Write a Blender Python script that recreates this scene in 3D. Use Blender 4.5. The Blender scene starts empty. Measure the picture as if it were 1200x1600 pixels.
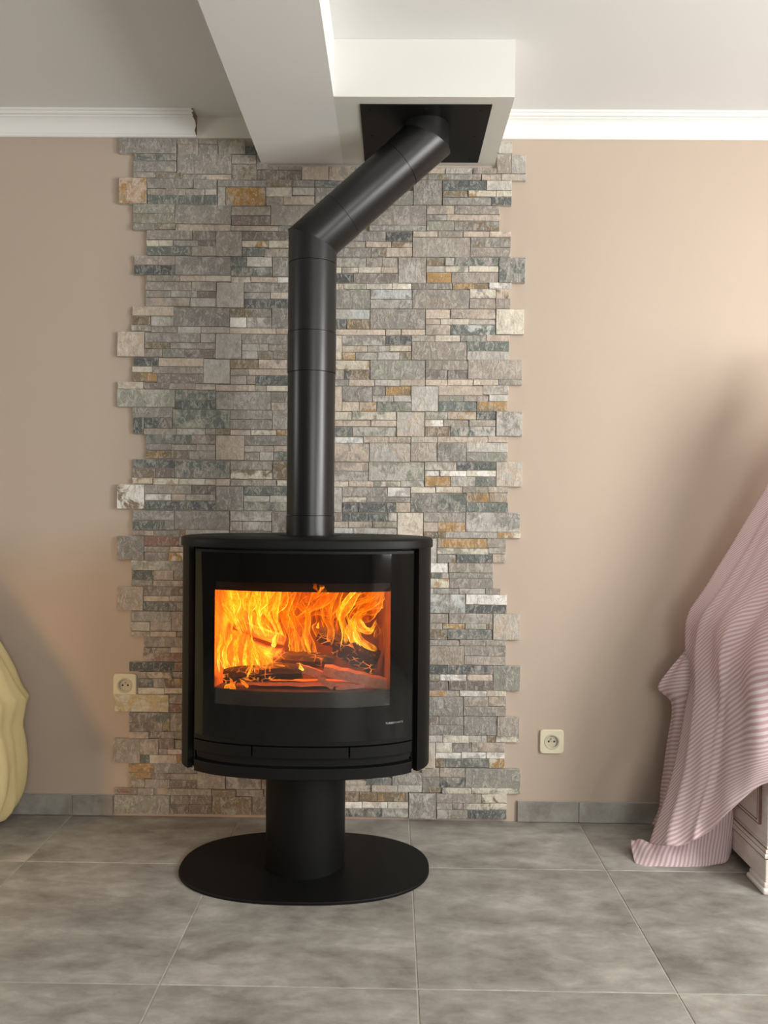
import bpy, bmesh, math, random
from mathutils import Vector, Matrix, noise
PI = math.pi
S = bpy.context.scene
COL = S.collection

# ------------------------------------------------------------------ camera
cam_data = bpy.data.cameras.new('camera')
cam_data.sensor_fit = 'HORIZONTAL'
cam_data.sensor_width = 36.0
cam_data.lens = 36.0 * 1214.775 / 1200.0
cam_data.clip_start = 0.05
cam = bpy.data.objects.new('camera', cam_data)
COL.objects.link(cam)
_R = [[0.99988188, 0.01158052, 0.01010553], [0.01025826, -0.0132053, -0.99986018], [-0.01144546, 0.99984574, -0.01332253]]
cam.matrix_world = Matrix((
    (_R[0][0], -_R[1][0], -_R[2][0], 0.594528),
    (_R[0][1], -_R[1][1], -_R[2][1], -2.751557),
    (_R[0][2], -_R[1][2], -_R[2][2], 1.129298),
    (0, 0, 0, 1)))
S.camera = cam

# ------------------------------------------------------------------ world, exposure, daylight
W = bpy.data.worlds.new('world'); S.world = W
W.use_nodes = True
W.node_tree.nodes['Background'].inputs[0].default_value = (0.75, 0.85, 1.0, 1)
W.node_tree.nodes['Background'].inputs[1].default_value = 0.6
S.view_settings.view_transform = 'Standard'
S.view_settings.look = 'None'
S.view_settings.exposure = 0.25
S.view_settings.gamma = 1.0
S.view_settings.use_curve_mapping = False
S.cycles.use_denoising = True
S.cycles.max_bounces = 10
S.cycles.diffuse_bounces = 5
S.cycles.transparent_max_bounces = 24
S.cycles.sample_clamp_indirect = 6.0

def area(name, loc, direction, sx, sy, power, color, spread=180):
    d = bpy.data.lights.new(name, 'AREA')
    d.shape = 'RECTANGLE'; d.size = sx; d.size_y = sy
    d.energy = power; d.color = color; d.spread = math.radians(spread)
    o = bpy.data.objects.new(name, d); COL.objects.link(o)
    o.location = loc
    o.rotation_euler = Vector(direction).to_track_quat('-Z', 'Y').to_euler()
    return o

# daylight through the three windows (right wall, front wall, left wall), plus an added upward fill
area('daylight_right_window', (3.14, -2.0, 1.6), (-1, 0.75, -0.15), 0.6, 1.25, 62, (1.0, 0.99, 0.97))
area('ceiling_fill_right', (3.12, -3.3, 1.0), (-1, -0.1, 0.8), 1.1, 0.6, 74, (0.98, 0.99, 1.0))  # added upward fill away from the window opening, brightens the ceiling
area('daylight_front_window', (1.75, -5.42, 1.5), (0, 1, 0.15), 1.6, 1.2, 42, (1.0, 0.99, 0.97))
area('daylight_left_window', (-3.14, -1.5, 1.85), (1, 0.5, -0.2), 0.6, 0.6, 13, (1.0, 0.98, 0.96))
# added warm fill spot, no known source, low in the left front of the room, shining past the draped furniture at the foot of the wall
_s = bpy.data.lights.new('warm_fill_spot', 'SPOT')
_s.energy = 74; _s.color = (1.0, 0.52, 0.18); _s.spot_size = math.radians(33); _s.spot_blend = 0.7; _s.shadow_soft_size = 0.09
_o = bpy.data.objects.new('warm_fill_spot', _s); COL.objects.link(_o)
_o.location = (-2.08, -2.25, 0.85)
_o.rotation_euler = (Vector((-0.28, 0.0, 0.30)) - Vector(_o.location)).to_track_quat('-Z', 'Y').to_euler()

# ------------------------------------------------------------------ survey data (metres, wall plane y = 0)
STONES = (
    '-380,2345,-179,2397,g;-177,2378,-102,2396,t;-101,2379,-33,2396,t;-175,2343,-102,2377,t;-101,2343,-33,2377,g;-31,2344,64,2394,s;65,2344,124,2373,D;-329,2319,-179,2344,Gg;-330,2281,-179,2317,g;-176,2274,15,2343,gt;16,2310,103,2341,t;16,2253,104,2308,tb;'
    '105,2289,141,2342,Tg;-330,2260,-252,2279,gt;-251,2259,-159,2279,bg;-159,2255,-73,2272,ls;-73,2253,15,2271,p;105,2254,260,2288,T;264,2255,357,2301,p;116,2289,181,2302,T;182,2289,261,2303,t;-380,2169,-283,2259,mo;-282,2223,-121,2258,gs;-118,2222,-37,2254,g;'
    '-280,2199,-216,2221,t;-215,2199,-146,2222,t;-145,2199,-79,2220,lt;-78,2200,-37,2221,l;-280,2169,-82,2199,G;-81,2165,-35,2198,G;-33,2230,139,2252,g;140,2230,232,2253,b;233,2231,308,2253,g;-32,2162,-5,2228,ls;-4,2163,136,2228,Ot;138,2195,229,2228,lc;'
    '231,2201,308,2228,l;139,2165,199,2194,t;200,2167,308,2197,p;-330,2136,-184,2168,s;-330,2101,-183,2135,s;-329,2077,-254,2099,g;-253,2080,-182,2100,bt;-182,2099,15,2165,tg;16,2129,154,2161,t;17,2095,154,2128,T;156,2095,312,2164,tg;-180,2074,14,2098,pt;'
    '15,2075,182,2093,p;183,2074,284,2094,g;-282,2043,-121,2076,t;-120,2043,-38,2074,T;-282,2020,-239,2041,c;-238,2020,-189,2041,c;-187,2021,-100,2041,g;-98,2019,-37,2042,T;-279,1988,-125,2019,G;-123,1987,-37,2019,t;-36,1986,54,2073,t;55,2043,250,2072,T;'
    '55,2019,148,2040,co;149,2016,251,2041,pc;56,1987,131,2017,G;133,1985,251,2013,t;-326,1955,-181,1986,t;-326,1920,-181,1954,D;-180,1920,15,1985,g;16,1950,71,1984,G;72,1950,161,1984,l;16,1917,161,1949,Gg;163,1917,251,1983,g;-284,1898,-165,1918,t;'
    '-164,1899,-73,1918,p;-72,1898,16,1918,c;18,1894,86,1914,c;87,1895,179,1914,p;180,1895,252,1915,w;-284,1865,-123,1895,t;-122,1864,-36,1896,g;-283,1841,-196,1863,gt;-195,1842,-103,1864,lg;-102,1842,-36,1862,T;-283,1810,-128,1840,t;-126,1808,-36,1840,l;'
    '-33,1806,62,1894,l;63,1861,252,1893,g;64,1837,155,1860,g;157,1838,252,1861,pc;65,1805,252,1836,DG;-330,1775,-184,1809,p;-330,1743,-266,1773,b;-264,1741,-184,1774,ls;-183,1740,12,1805,g;13,1774,160,1803,bg;14,1736,73,1772,w;74,1736,161,1773,gl;'
    '162,1736,253,1804,g;-334,1722,-265,1742,lt;-263,1717,-171,1739,t;-170,1716,-88,1738,l;-87,1716,13,1738,t;14,1715,177,1735,p;178,1715,253,1735,p;-383,1632,-288,1719,p;-286,1683,-92,1716,g;-90,1683,-37,1715,tl;-286,1661,-198,1682,bt;-196,1661,-104,1681,lt;'
    '-103,1660,-37,1681,t;-288,1632,-224,1659,t;-223,1631,-146,1660,sg;-145,1629,-36,1659,T;-35,1626,55,1714,l;56,1679,254,1713,g;58,1655,150,1678,l;151,1656,254,1678,t;58,1627,113,1654,l;114,1626,167,1654,bg;168,1628,254,1655,t;-326,1599,-238,1628,DG;'
    '-237,1598,-78,1628,pm;-330,1577,-259,1597,c;-258,1573,-78,1597,t;-327,1544,-243,1576,ob;-242,1539,-78,1572,T;-77,1539,15,1624,l;16,1592,116,1624,b;117,1593,254,1625,tp;17,1570,79,1590,t;80,1570,255,1591,p;17,1537,74,1568,t;75,1538,104,1568,t;'
    '105,1535,255,1569,DG;-381,1518,-291,1543,cp;-290,1519,-198,1540,T;-198,1518,-108,1539,t;-106,1517,-36,1537,pt;-34,1513,104,1535,p;105,1513,144,1533,t;145,1514,255,1534,c;-384,1455,-179,1517,s;-178,1481,-35,1516,G;-177,1448,-35,1479,GD;-33,1448,160,1511,g;'
    '161,1475,255,1511,g;162,1447,256,1474,pt;-329,1418,-188,1453,gs;-326,1361,-289,1417,D;-287,1381,-188,1417,DT;-186,1381,16,1446,sG;17,1414,166,1446,g;17,1380,166,1412,g;167,1379,256,1447,g;-287,1358,-173,1379,t;-171,1358,-71,1379,lt;-70,1360,-34,1380,g;'
    '-33,1360,16,1380,b;18,1358,90,1377,pt;92,1359,180,1377,cs;181,1360,256,1378,co;-280,1326,-122,1358,G;-120,1326,-35,1357,T;-279,1304,-192,1325,g;-191,1303,-102,1323,t;-101,1302,-35,1324,t;-281,1274,-181,1302,bo;-180,1275,-127,1300,bT;-126,1271,-35,1301,tT;'
    '-32,1271,68,1356,p;69,1324,257,1356,g;69,1300,171,1321,t;172,1302,257,1322,tp;69,1270,122,1298,t;123,1270,171,1300,l;172,1270,257,1301,G;-326,1240,-181,1271,GD;-326,1206,-246,1238,b;-244,1207,-179,1239,T;-178,1206,17,1267,G;19,1236,167,1267,t;'
    '20,1204,168,1235,bc;169,1204,258,1267,bg;-328,1184,-256,1205,co;-254,1181,-163,1204,co;-162,1182,-70,1203,c;-69,1182,-32,1202,cp;-31,1180,18,1203,p;21,1180,93,1200,t;94,1180,183,1201,t;185,1181,258,1201,pc;-380,1095,-285,1181,wb;-284,1150,-118,1180,tg;'
    '-117,1148,-32,1179,T;-282,1126,-190,1148,w;-188,1126,-137,1148,p;-136,1126,-32,1147,t;-283,1092,-120,1123,GD;-119,1093,-31,1125,Dg;-30,1092,66,1176,g;68,1147,258,1178,G;68,1124,158,1145,l;160,1123,258,1146,l;68,1093,259,1123,sG;-325,1056,-179,1090,gl;'
    '-325,1021,-214,1054,G;-213,1022,-178,1055,g;-177,1024,17,1089,g;20,1056,166,1091,gl;20,1021,63,1054,t;64,1021,166,1054,lg;168,1010,259,1089,Tg;-325,1002,-285,1019,t;-284,1001,-250,1018,pt;-249,997,-159,1019,g;-158,998,-137,1015,b;-137,999,17,1023,l;'
    '20,1001,166,1019,t;-379,914,-285,999,g;-284,965,-162,997,rT;-161,966,-114,997,t;-284,943,-194,963,t;-193,944,-114,963,p;-282,912,-200,942,g;-198,911,-113,942,co;-330,878,-177,913,sl;-328,844,-250,877,G;-249,845,-179,878,t;-177,846,-115,910,g;'
    '-330,824,-253,843,g;-252,822,-114,843,t;-380,735,-286,820,t;-285,789,-114,822,Tg;-285,768,-194,787,p;-193,768,-114,788,pt;-285,735,-197,766,G;-197,735,-114,766,Gg;-331,697,-186,733,g;-332,663,-261,695,lg;-260,664,-185,697,t;-184,664,-113,733,t;'
    '-331,642,-261,661,t;-260,643,-167,662,p;-166,644,-113,663,g;-284,606,-113,642,t;-284,585,-188,604,tT;-187,586,-113,606,p;-286,555,-113,585,tr;-335,519,-247,552,D;-247,520,-173,553,D;-173,521,-112,553,rb;-302,495,-274,517,t;-273,496,-181,517,pb;'
    '-180,498,-112,519,t;-303,463,-246,492,G;-245,463,-211,494,t;-210,463,-124,496,bo;-303,438,-209,461,c;-208,441,-124,462,cp;-386,375,-193,437,cy;-191,406,-124,438,gt;-191,375,-124,404,rT;-335,337,-188,372,TG;-335,304,-244,336,T;-244,305,-214,337,t;'
    '-213,306,-188,337,bo;-186,306,-124,373,t;-335,280,-264,303,tp;-263,282,-170,304,Tt;-169,281,-123,305,t;-389,193,-294,279,t;-294,224,-229,279,t;-228,245,-173,281,T;-172,245,-123,276,g;-228,224,-197,244,t;-196,225,-123,244,p;-292,193,-260,223,G;'
    '-259,193,-164,223,pc;-163,194,-123,224,o;-335,158,-241,192,ob;-241,158,-91,193,g;-335,139,-254,157,bo;-254,136,-186,156,T;-185,134,-88,156,t;-334,104,-277,138,bt;-276,104,-188,135,t;-187,105,-88,133,T;-385,83,-303,102,Tr;-302,78,-246,102,t;'
    '-386,11,-188,77,sg;-89,105,10,175,t;12,104,137,168,gl;139,106,301,162,t;-199,79,-40,103,t;-38,78,47,100,b;49,79,145,102,tl;147,81,301,103,t;-186,47,-119,77,T;-118,48,-38,78,T;-186,13,-121,45,T;-119,14,-38,46,T;'
    '-36,14,104,76,bs;107,16,302,79,T;951,2349,999,2392,l;946,2280,995,2347,tp;996,2280,1047,2346,l;893,2257,961,2278,pt;962,2257,1048,2279,lp;358,2253,450,2303,tp;451,2255,589,2303,t;310,2231,398,2252,Gg;311,2175,398,2229,g;648,2279,764,2298,p;'
    '766,2279,861,2299,ls;863,2279,945,2299,t;648,2258,705,2276,t;706,2258,890,2277,gb;655,2170,754,2256,gt;757,2221,909,2256,DG;911,2223,998,2256,lc;758,2198,846,2219,bg;847,2199,944,2220,oc;945,2199,999,2221,c;758,2170,927,2196,g;928,2170,999,2198,GD;'
    '577,2169,653,2218,sg;702,2137,799,2167,tp;801,2138,958,2168,t;702,2115,772,2135,lg;773,2116,958,2136,p;703,2081,798,2113,st;799,2081,957,2114,bg;500,2099,701,2167,tg;501,2079,701,2098,g;655,2058,741,2077,pc;743,2058,829,2078,t;831,2059,922,2078,p;'
    '923,2059,998,2079,p;654,1988,855,2056,t;857,2024,998,2057,gb;857,1990,998,2023,t;441,2042,559,2076,g;561,2043,652,2076,D;400,2019,489,2040,t;491,2021,579,2041,p;580,2022,652,2041,bp;388,1987,508,2017,g;509,1988,560,2019,bg;561,1989,652,2020,p;'
    '298,1952,491,1983,ls;492,1952,547,1984,t;548,1953,603,1984,t;299,1929,405,1950,c;407,1930,464,1950,ct;465,1930,544,1951,cp;545,1931,603,1952,p;299,1895,447,1928,D;448,1895,603,1929,T;605,1897,702,1985,tl;704,1958,768,1985,bs;769,1958,800,1986,l;'
    '801,1958,955,1988,Gg;704,1935,768,1956,l;769,1936,851,1957,cs;852,1937,955,1957,c;705,1898,791,1934,o;792,1899,955,1935,t;957,1900,1049,1988,gG;299,1872,413,1893,c;414,1873,492,1894,cs;493,1874,584,1894,lc;585,1874,651,1895,cw;652,1875,793,1897,g;'
    '795,1877,921,1898,bo;923,1878,1002,1900,wl;300,1805,506,1872,sg;508,1840,653,1873,Lg;508,1807,654,1839,lg;655,1808,855,1874,tg;856,1845,947,1876,cg;948,1844,1000,1878,pb;856,1809,947,1843,t;948,1810,999,1843,t;300,1770,506,1803,L;300,1734,425,1768,D;'
    '426,1735,506,1769,bo;508,1736,700,1805,tg;702,1773,787,1805,p;789,1774,947,1806,pt;703,1752,754,1771,p;755,1752,854,1772,c;855,1753,948,1772,lp;703,1717,790,1750,pt;791,1717,948,1751,GL;949,1720,1047,1807,c;301,1713,561,1733,p;563,1714,616,1734,pc;'
    '618,1715,701,1735,p;301,1626,409,1711,cp;410,1677,562,1711,lg;563,1680,653,1712,D;654,1693,736,1714,t;737,1693,824,1715,c;826,1695,916,1716,sg;917,1696,997,1717,p;410,1654,499,1675,pt;500,1655,577,1676,lt;578,1657,652,1678,pc;411,1627,456,1653,op;'
    '457,1627,535,1653,lg;536,1628,612,1654,l;613,1628,653,1656,bs;655,1629,847,1692,tg;848,1661,996,1695,G;849,1630,999,1660,l;302,1592,507,1624,co;302,1557,417,1590,t;418,1558,508,1591,Db;510,1559,702,1626,gs;704,1594,852,1627,t;705,1561,781,1593,Tg;'
    '783,1562,852,1593,Tg;853,1563,1043,1630,t;302,1535,434,1556,g;435,1535,525,1557,pc;526,1536,614,1558,l;615,1537,703,1559,p;705,1538,782,1560,p;783,1539,870,1561,p;872,1541,959,1562,pc;960,1543,1043,1563,gt;303,1445,411,1533,p;412,1480,517,1534,gT;'
    '518,1503,563,1534,g;565,1504,654,1535,ob;519,1480,592,1502,lg;594,1481,654,1503,l;412,1446,471,1478,p;472,1446,533,1478,op;535,1446,654,1479,sG;655,1448,749,1536,l;750,1505,905,1538,p;906,1509,996,1541,tl;751,1483,838,1504,st;839,1484,926,1504,t;'
    '928,1485,995,1508,l;751,1449,884,1482,G;885,1451,994,1484,ob;303,1415,446,1443,cp;448,1416,603,1445,cs;303,1393,512,1414,pt;514,1393,604,1415,pl;304,1358,448,1390,Gg;449,1359,604,1391,ls;605,1359,702,1444,pl;704,1419,783,1446,ls;784,1420,883,1447,po;'
    '885,1421,952,1449,Dg;704,1395,768,1418,wp;769,1396,857,1418,t;859,1397,952,1419,t;705,1360,793,1394,b;794,1362,952,1396,lG;954,1364,1045,1450,gl;304,1334,487,1355,wL;488,1336,577,1357,p;578,1337,654,1357,pt;656,1338,748,1359,lp;749,1339,925,1360,p;'
    '926,1341,996,1362,p;304,1269,508,1333,pt;510,1270,654,1335,lp;655,1272,747,1337,t;748,1273,850,1338,g;851,1307,996,1340,l;851,1274,996,1306,gs;305,1236,505,1266,tp;305,1201,506,1235,tl;507,1203,703,1268,sl;305,1180,436,1199,cp;437,1181,525,1200,p;'
    '526,1182,620,1201,sc;621,1182,703,1203,ls;705,1241,816,1270,lt;817,1243,954,1272,DG;706,1221,758,1239,wl;759,1220,851,1240,wp;852,1221,955,1242,wc;706,1184,795,1220,o;796,1185,883,1220,lg;884,1186,955,1220,Gg;956,1186,1047,1273,pl;306,1090,414,1178,ls;'
    '415,1145,574,1179,tg;575,1147,655,1180,wl;415,1126,501,1144,ct;502,1127,656,1145,g;416,1091,472,1124,Dg;473,1092,604,1125,DG;605,1093,656,1126,p;656,1161,743,1182,cp;745,1163,837,1183,cp;838,1164,927,1184,t;928,1165,999,1185,pt;657,1093,850,1160,gG;'
    '851,1130,931,1163,ob;932,1131,999,1164,ot;852,1096,1000,1129,G;306,1058,415,1088,t;416,1059,577,1089,DG;578,1060,609,1090,lg;307,1036,437,1057,p;438,1037,523,1058,tp;524,1038,610,1059,sb;307,999,454,1035,L;455,1001,610,1036,lt;611,1002,701,1091,cp;'
    '703,1060,850,1093,tg;703,1025,753,1058,pt;754,1025,850,1059,po;852,1026,1043,1095,gl;704,1003,753,1023,bD;755,1003,779,1024,ob;780,1004,962,1025,l;963,1005,1044,1026,co;698,915,750,1001,l;752,969,926,1002,ot;927,971,994,1004,t;752,947,932,968,cs;'
    '933,950,994,970,lt;753,916,817,945,gb;819,917,944,948,GD;946,919,994,948,pt;708,881,791,915,wl;792,882,949,916,tg;709,861,769,880,Gb;770,861,795,880,l;795,862,860,881,s;861,863,950,882,sg;709,827,795,860,co;796,827,951,862,tg;'
    '709,805,741,825,l;742,806,829,825,gl;830,807,922,826,tl;923,807,976,827,st;710,738,852,805,gL;855,770,999,806,wl;853,739,999,769,D;710,703,793,736,t;796,702,949,738,tl;710,681,773,702,tp;775,683,852,701,oc;853,683,928,702,sg;'
    '929,683,950,702,b;711,644,792,681,bg;793,646,950,682,gG;951,647,1046,738,pl;711,624,833,643,tg;834,625,926,645,t;926,625,998,646,tl;712,555,850,623,t;851,589,998,624,tg;852,557,998,588,t;712,523,792,553,DG;793,524,953,555,gD;'
    '712,499,765,522,sb;766,500,861,522,lw;862,501,952,523,p;713,464,796,498,T;797,466,953,500,T;954,467,1049,555,sg;713,443,835,464,to;837,444,931,465,wl;931,445,1000,466,pc;714,374,849,442,g;851,410,938,443,t;939,411,1001,444,tp;'
    '852,376,1001,409,gt;714,342,764,372,T;765,343,851,373,g;714,306,851,342,g;853,307,970,374,g;970,306,1048,374,t;715,281,778,305,l;779,280,871,306,cw;872,282,934,306,lt;935,283,964,306,b;965,284,1049,307,cs;715,190,753,280,pl;'
    '754,246,812,280,cw;813,247,879,280,gT;880,249,998,282,tp;754,224,844,245,wL;845,225,932,247,wL;933,226,998,248,wl;754,192,787,223,bo;788,193,942,224,Gg;943,192,999,226,co;706,157,770,189,t;770,158,859,190,tp;860,122,1054,190,sg;'
    '707,121,771,156,g;772,122,858,157,Dg;708,102,777,121,bg;778,100,881,121,ct;882,101,1055,122,sc;661,9,757,99,gl;759,66,918,99,t;919,67,1007,102,cb;760,43,814,64,lt;815,44,852,65,t;853,43,947,65,ct;947,44,1007,66,cb;'
    '761,9,813,42,tl;813,10,869,42,st;870,10,1007,42,DG;346,124,510,140,gl;510,126,600,151,gG;601,127,707,171,gs;347,101,528,124,ls;529,102,620,126,pl;621,102,707,127,l;347,66,484,100,b;485,67,549,100,bo;550,68,646,101,bo;'
    '646,68,658,102,t;347,42,496,65,wL;497,44,586,66,wp;587,44,659,67,cw;347,12,565,42,Dg;566,13,659,44,lg;-132,976,4,1001,t!;5,977,186,1002,p!;188,979,287,1004,t!;289,980,352,1005,t!;353,981,534,1006,l!;535,983,670,1008,t!;'
    '671,984,708,1009,l!;-132,938,4,974,g!;6,939,69,975,tg!;70,940,170,976,t!;171,941,307,978,tg!;308,943,408,979,g!;409,944,544,980,tg!;546,946,681,982,t!;682,946,709,982,G!;-131,876,-32,937,g!;-30,877,69,938,p!;71,878,207,939,t!;'
    '208,879,343,940,t!;345,881,480,942,l!;482,883,617,943,l!;618,884,709,945,p!;-131,813,5,874,p!;6,815,188,876,g!;189,817,288,878,tg!;290,818,425,879,t!;427,819,490,880,t!;491,821,672,882,G!;673,822,710,883,l!;-130,751,6,812,g!;'
    '7,752,107,813,t!;108,754,289,815,g!;290,756,471,817,tg!;472,758,572,819,tg!;573,759,711,820,G!;-130,713,-30,749,tg!;-29,714,35,750,t!;36,715,136,751,tg!;137,716,236,752,t!;238,717,374,754,g!;375,719,510,755,p!;512,720,575,756,t!;'
    '576,721,711,758,G!;-130,675,6,712,G!;8,677,144,713,t!;145,679,281,715,tg!;282,680,418,717,g!;419,682,600,719,l!;601,684,664,720,tg!;666,684,712,721,p!;-130,638,-30,674,tg!;-28,639,153,676,l!;154,641,254,677,tg!;255,642,319,678,tg!;'
    '320,643,383,679,p!;385,644,484,680,tg!;485,645,621,681,tg!;622,647,685,683,p!;687,647,712,683,p!;-129,611,-66,636,t!;-64,612,-1,637,t!;0,613,100,638,l!;102,614,201,639,l!;203,615,266,640,l!;267,617,448,642,l!;450,618,549,643,tg!;'
    '550,619,613,644,t!;615,620,712,645,p!;-129,585,52,610,g!;54,587,153,612,p!;155,589,336,614,p!;337,591,401,615,g!;402,592,583,617,p!;584,594,683,619,G!;685,595,713,619,g!;-129,522,-29,584,t!;-28,523,36,585,tg!;37,525,173,586,g!;'
    '175,526,274,587,g!;276,528,457,589,tg!;458,530,557,591,tg!;559,531,622,592,tg!;623,532,686,593,l!;688,532,713,593,G!;-129,485,53,521,p!;54,487,118,523,p!;119,488,219,524,l!;220,489,320,525,tg!;321,491,457,527,G!;458,493,639,529,G!;'
    '640,494,714,531,p!;-128,458,8,483,tg!;9,461,191,486,p!;192,462,255,487,tg!;257,463,356,488,t!;358,465,539,490,l!;540,467,639,492,tg!;641,468,704,493,g!;705,468,714,493,l!;-128,396,54,457,p!;55,398,155,459,t!;156,399,256,461,g!;'
    '257,400,321,462,l!;322,402,458,463,t!;459,404,640,465,p!;641,405,714,467,l!;-128,358,-28,394,g!;-26,359,110,396,l!;111,361,293,398,l!;294,364,475,400,t!;476,366,540,402,t!;541,366,604,403,p!;606,368,715,404,l!;-128,331,-64,356,tg!;'
    '-63,332,1,357,l!;2,333,66,358,tg!;67,334,204,359,t!;205,336,268,361,l!;270,337,451,362,p!;452,339,552,364,tg!;553,341,715,366,g!;-127,269,55,331,t!;56,271,119,332,t!;121,272,257,334,l!;258,274,439,336,p!;441,277,622,338,t!;'
    '623,279,716,340,G!;-127,231,55,268,p!;56,233,120,269,l!;121,234,221,271,tg!;222,236,322,272,g!;324,237,423,273,tg!;425,239,606,275,tg!;607,241,716,277,l!;-127,193,-27,229,t!;-25,195,111,231,t!;112,196,176,232,p!;177,198,359,234,l!;'
    '360,200,424,236,l!;425,201,525,237,p!;526,202,662,239,tg!;663,204,717,240,g!;-126,172,-63,191,l!;-61,173,75,193,l!;76,175,258,195,l!;259,178,395,197,l!;397,180,578,200,l!;579,182,717,202,p!'
)
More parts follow.
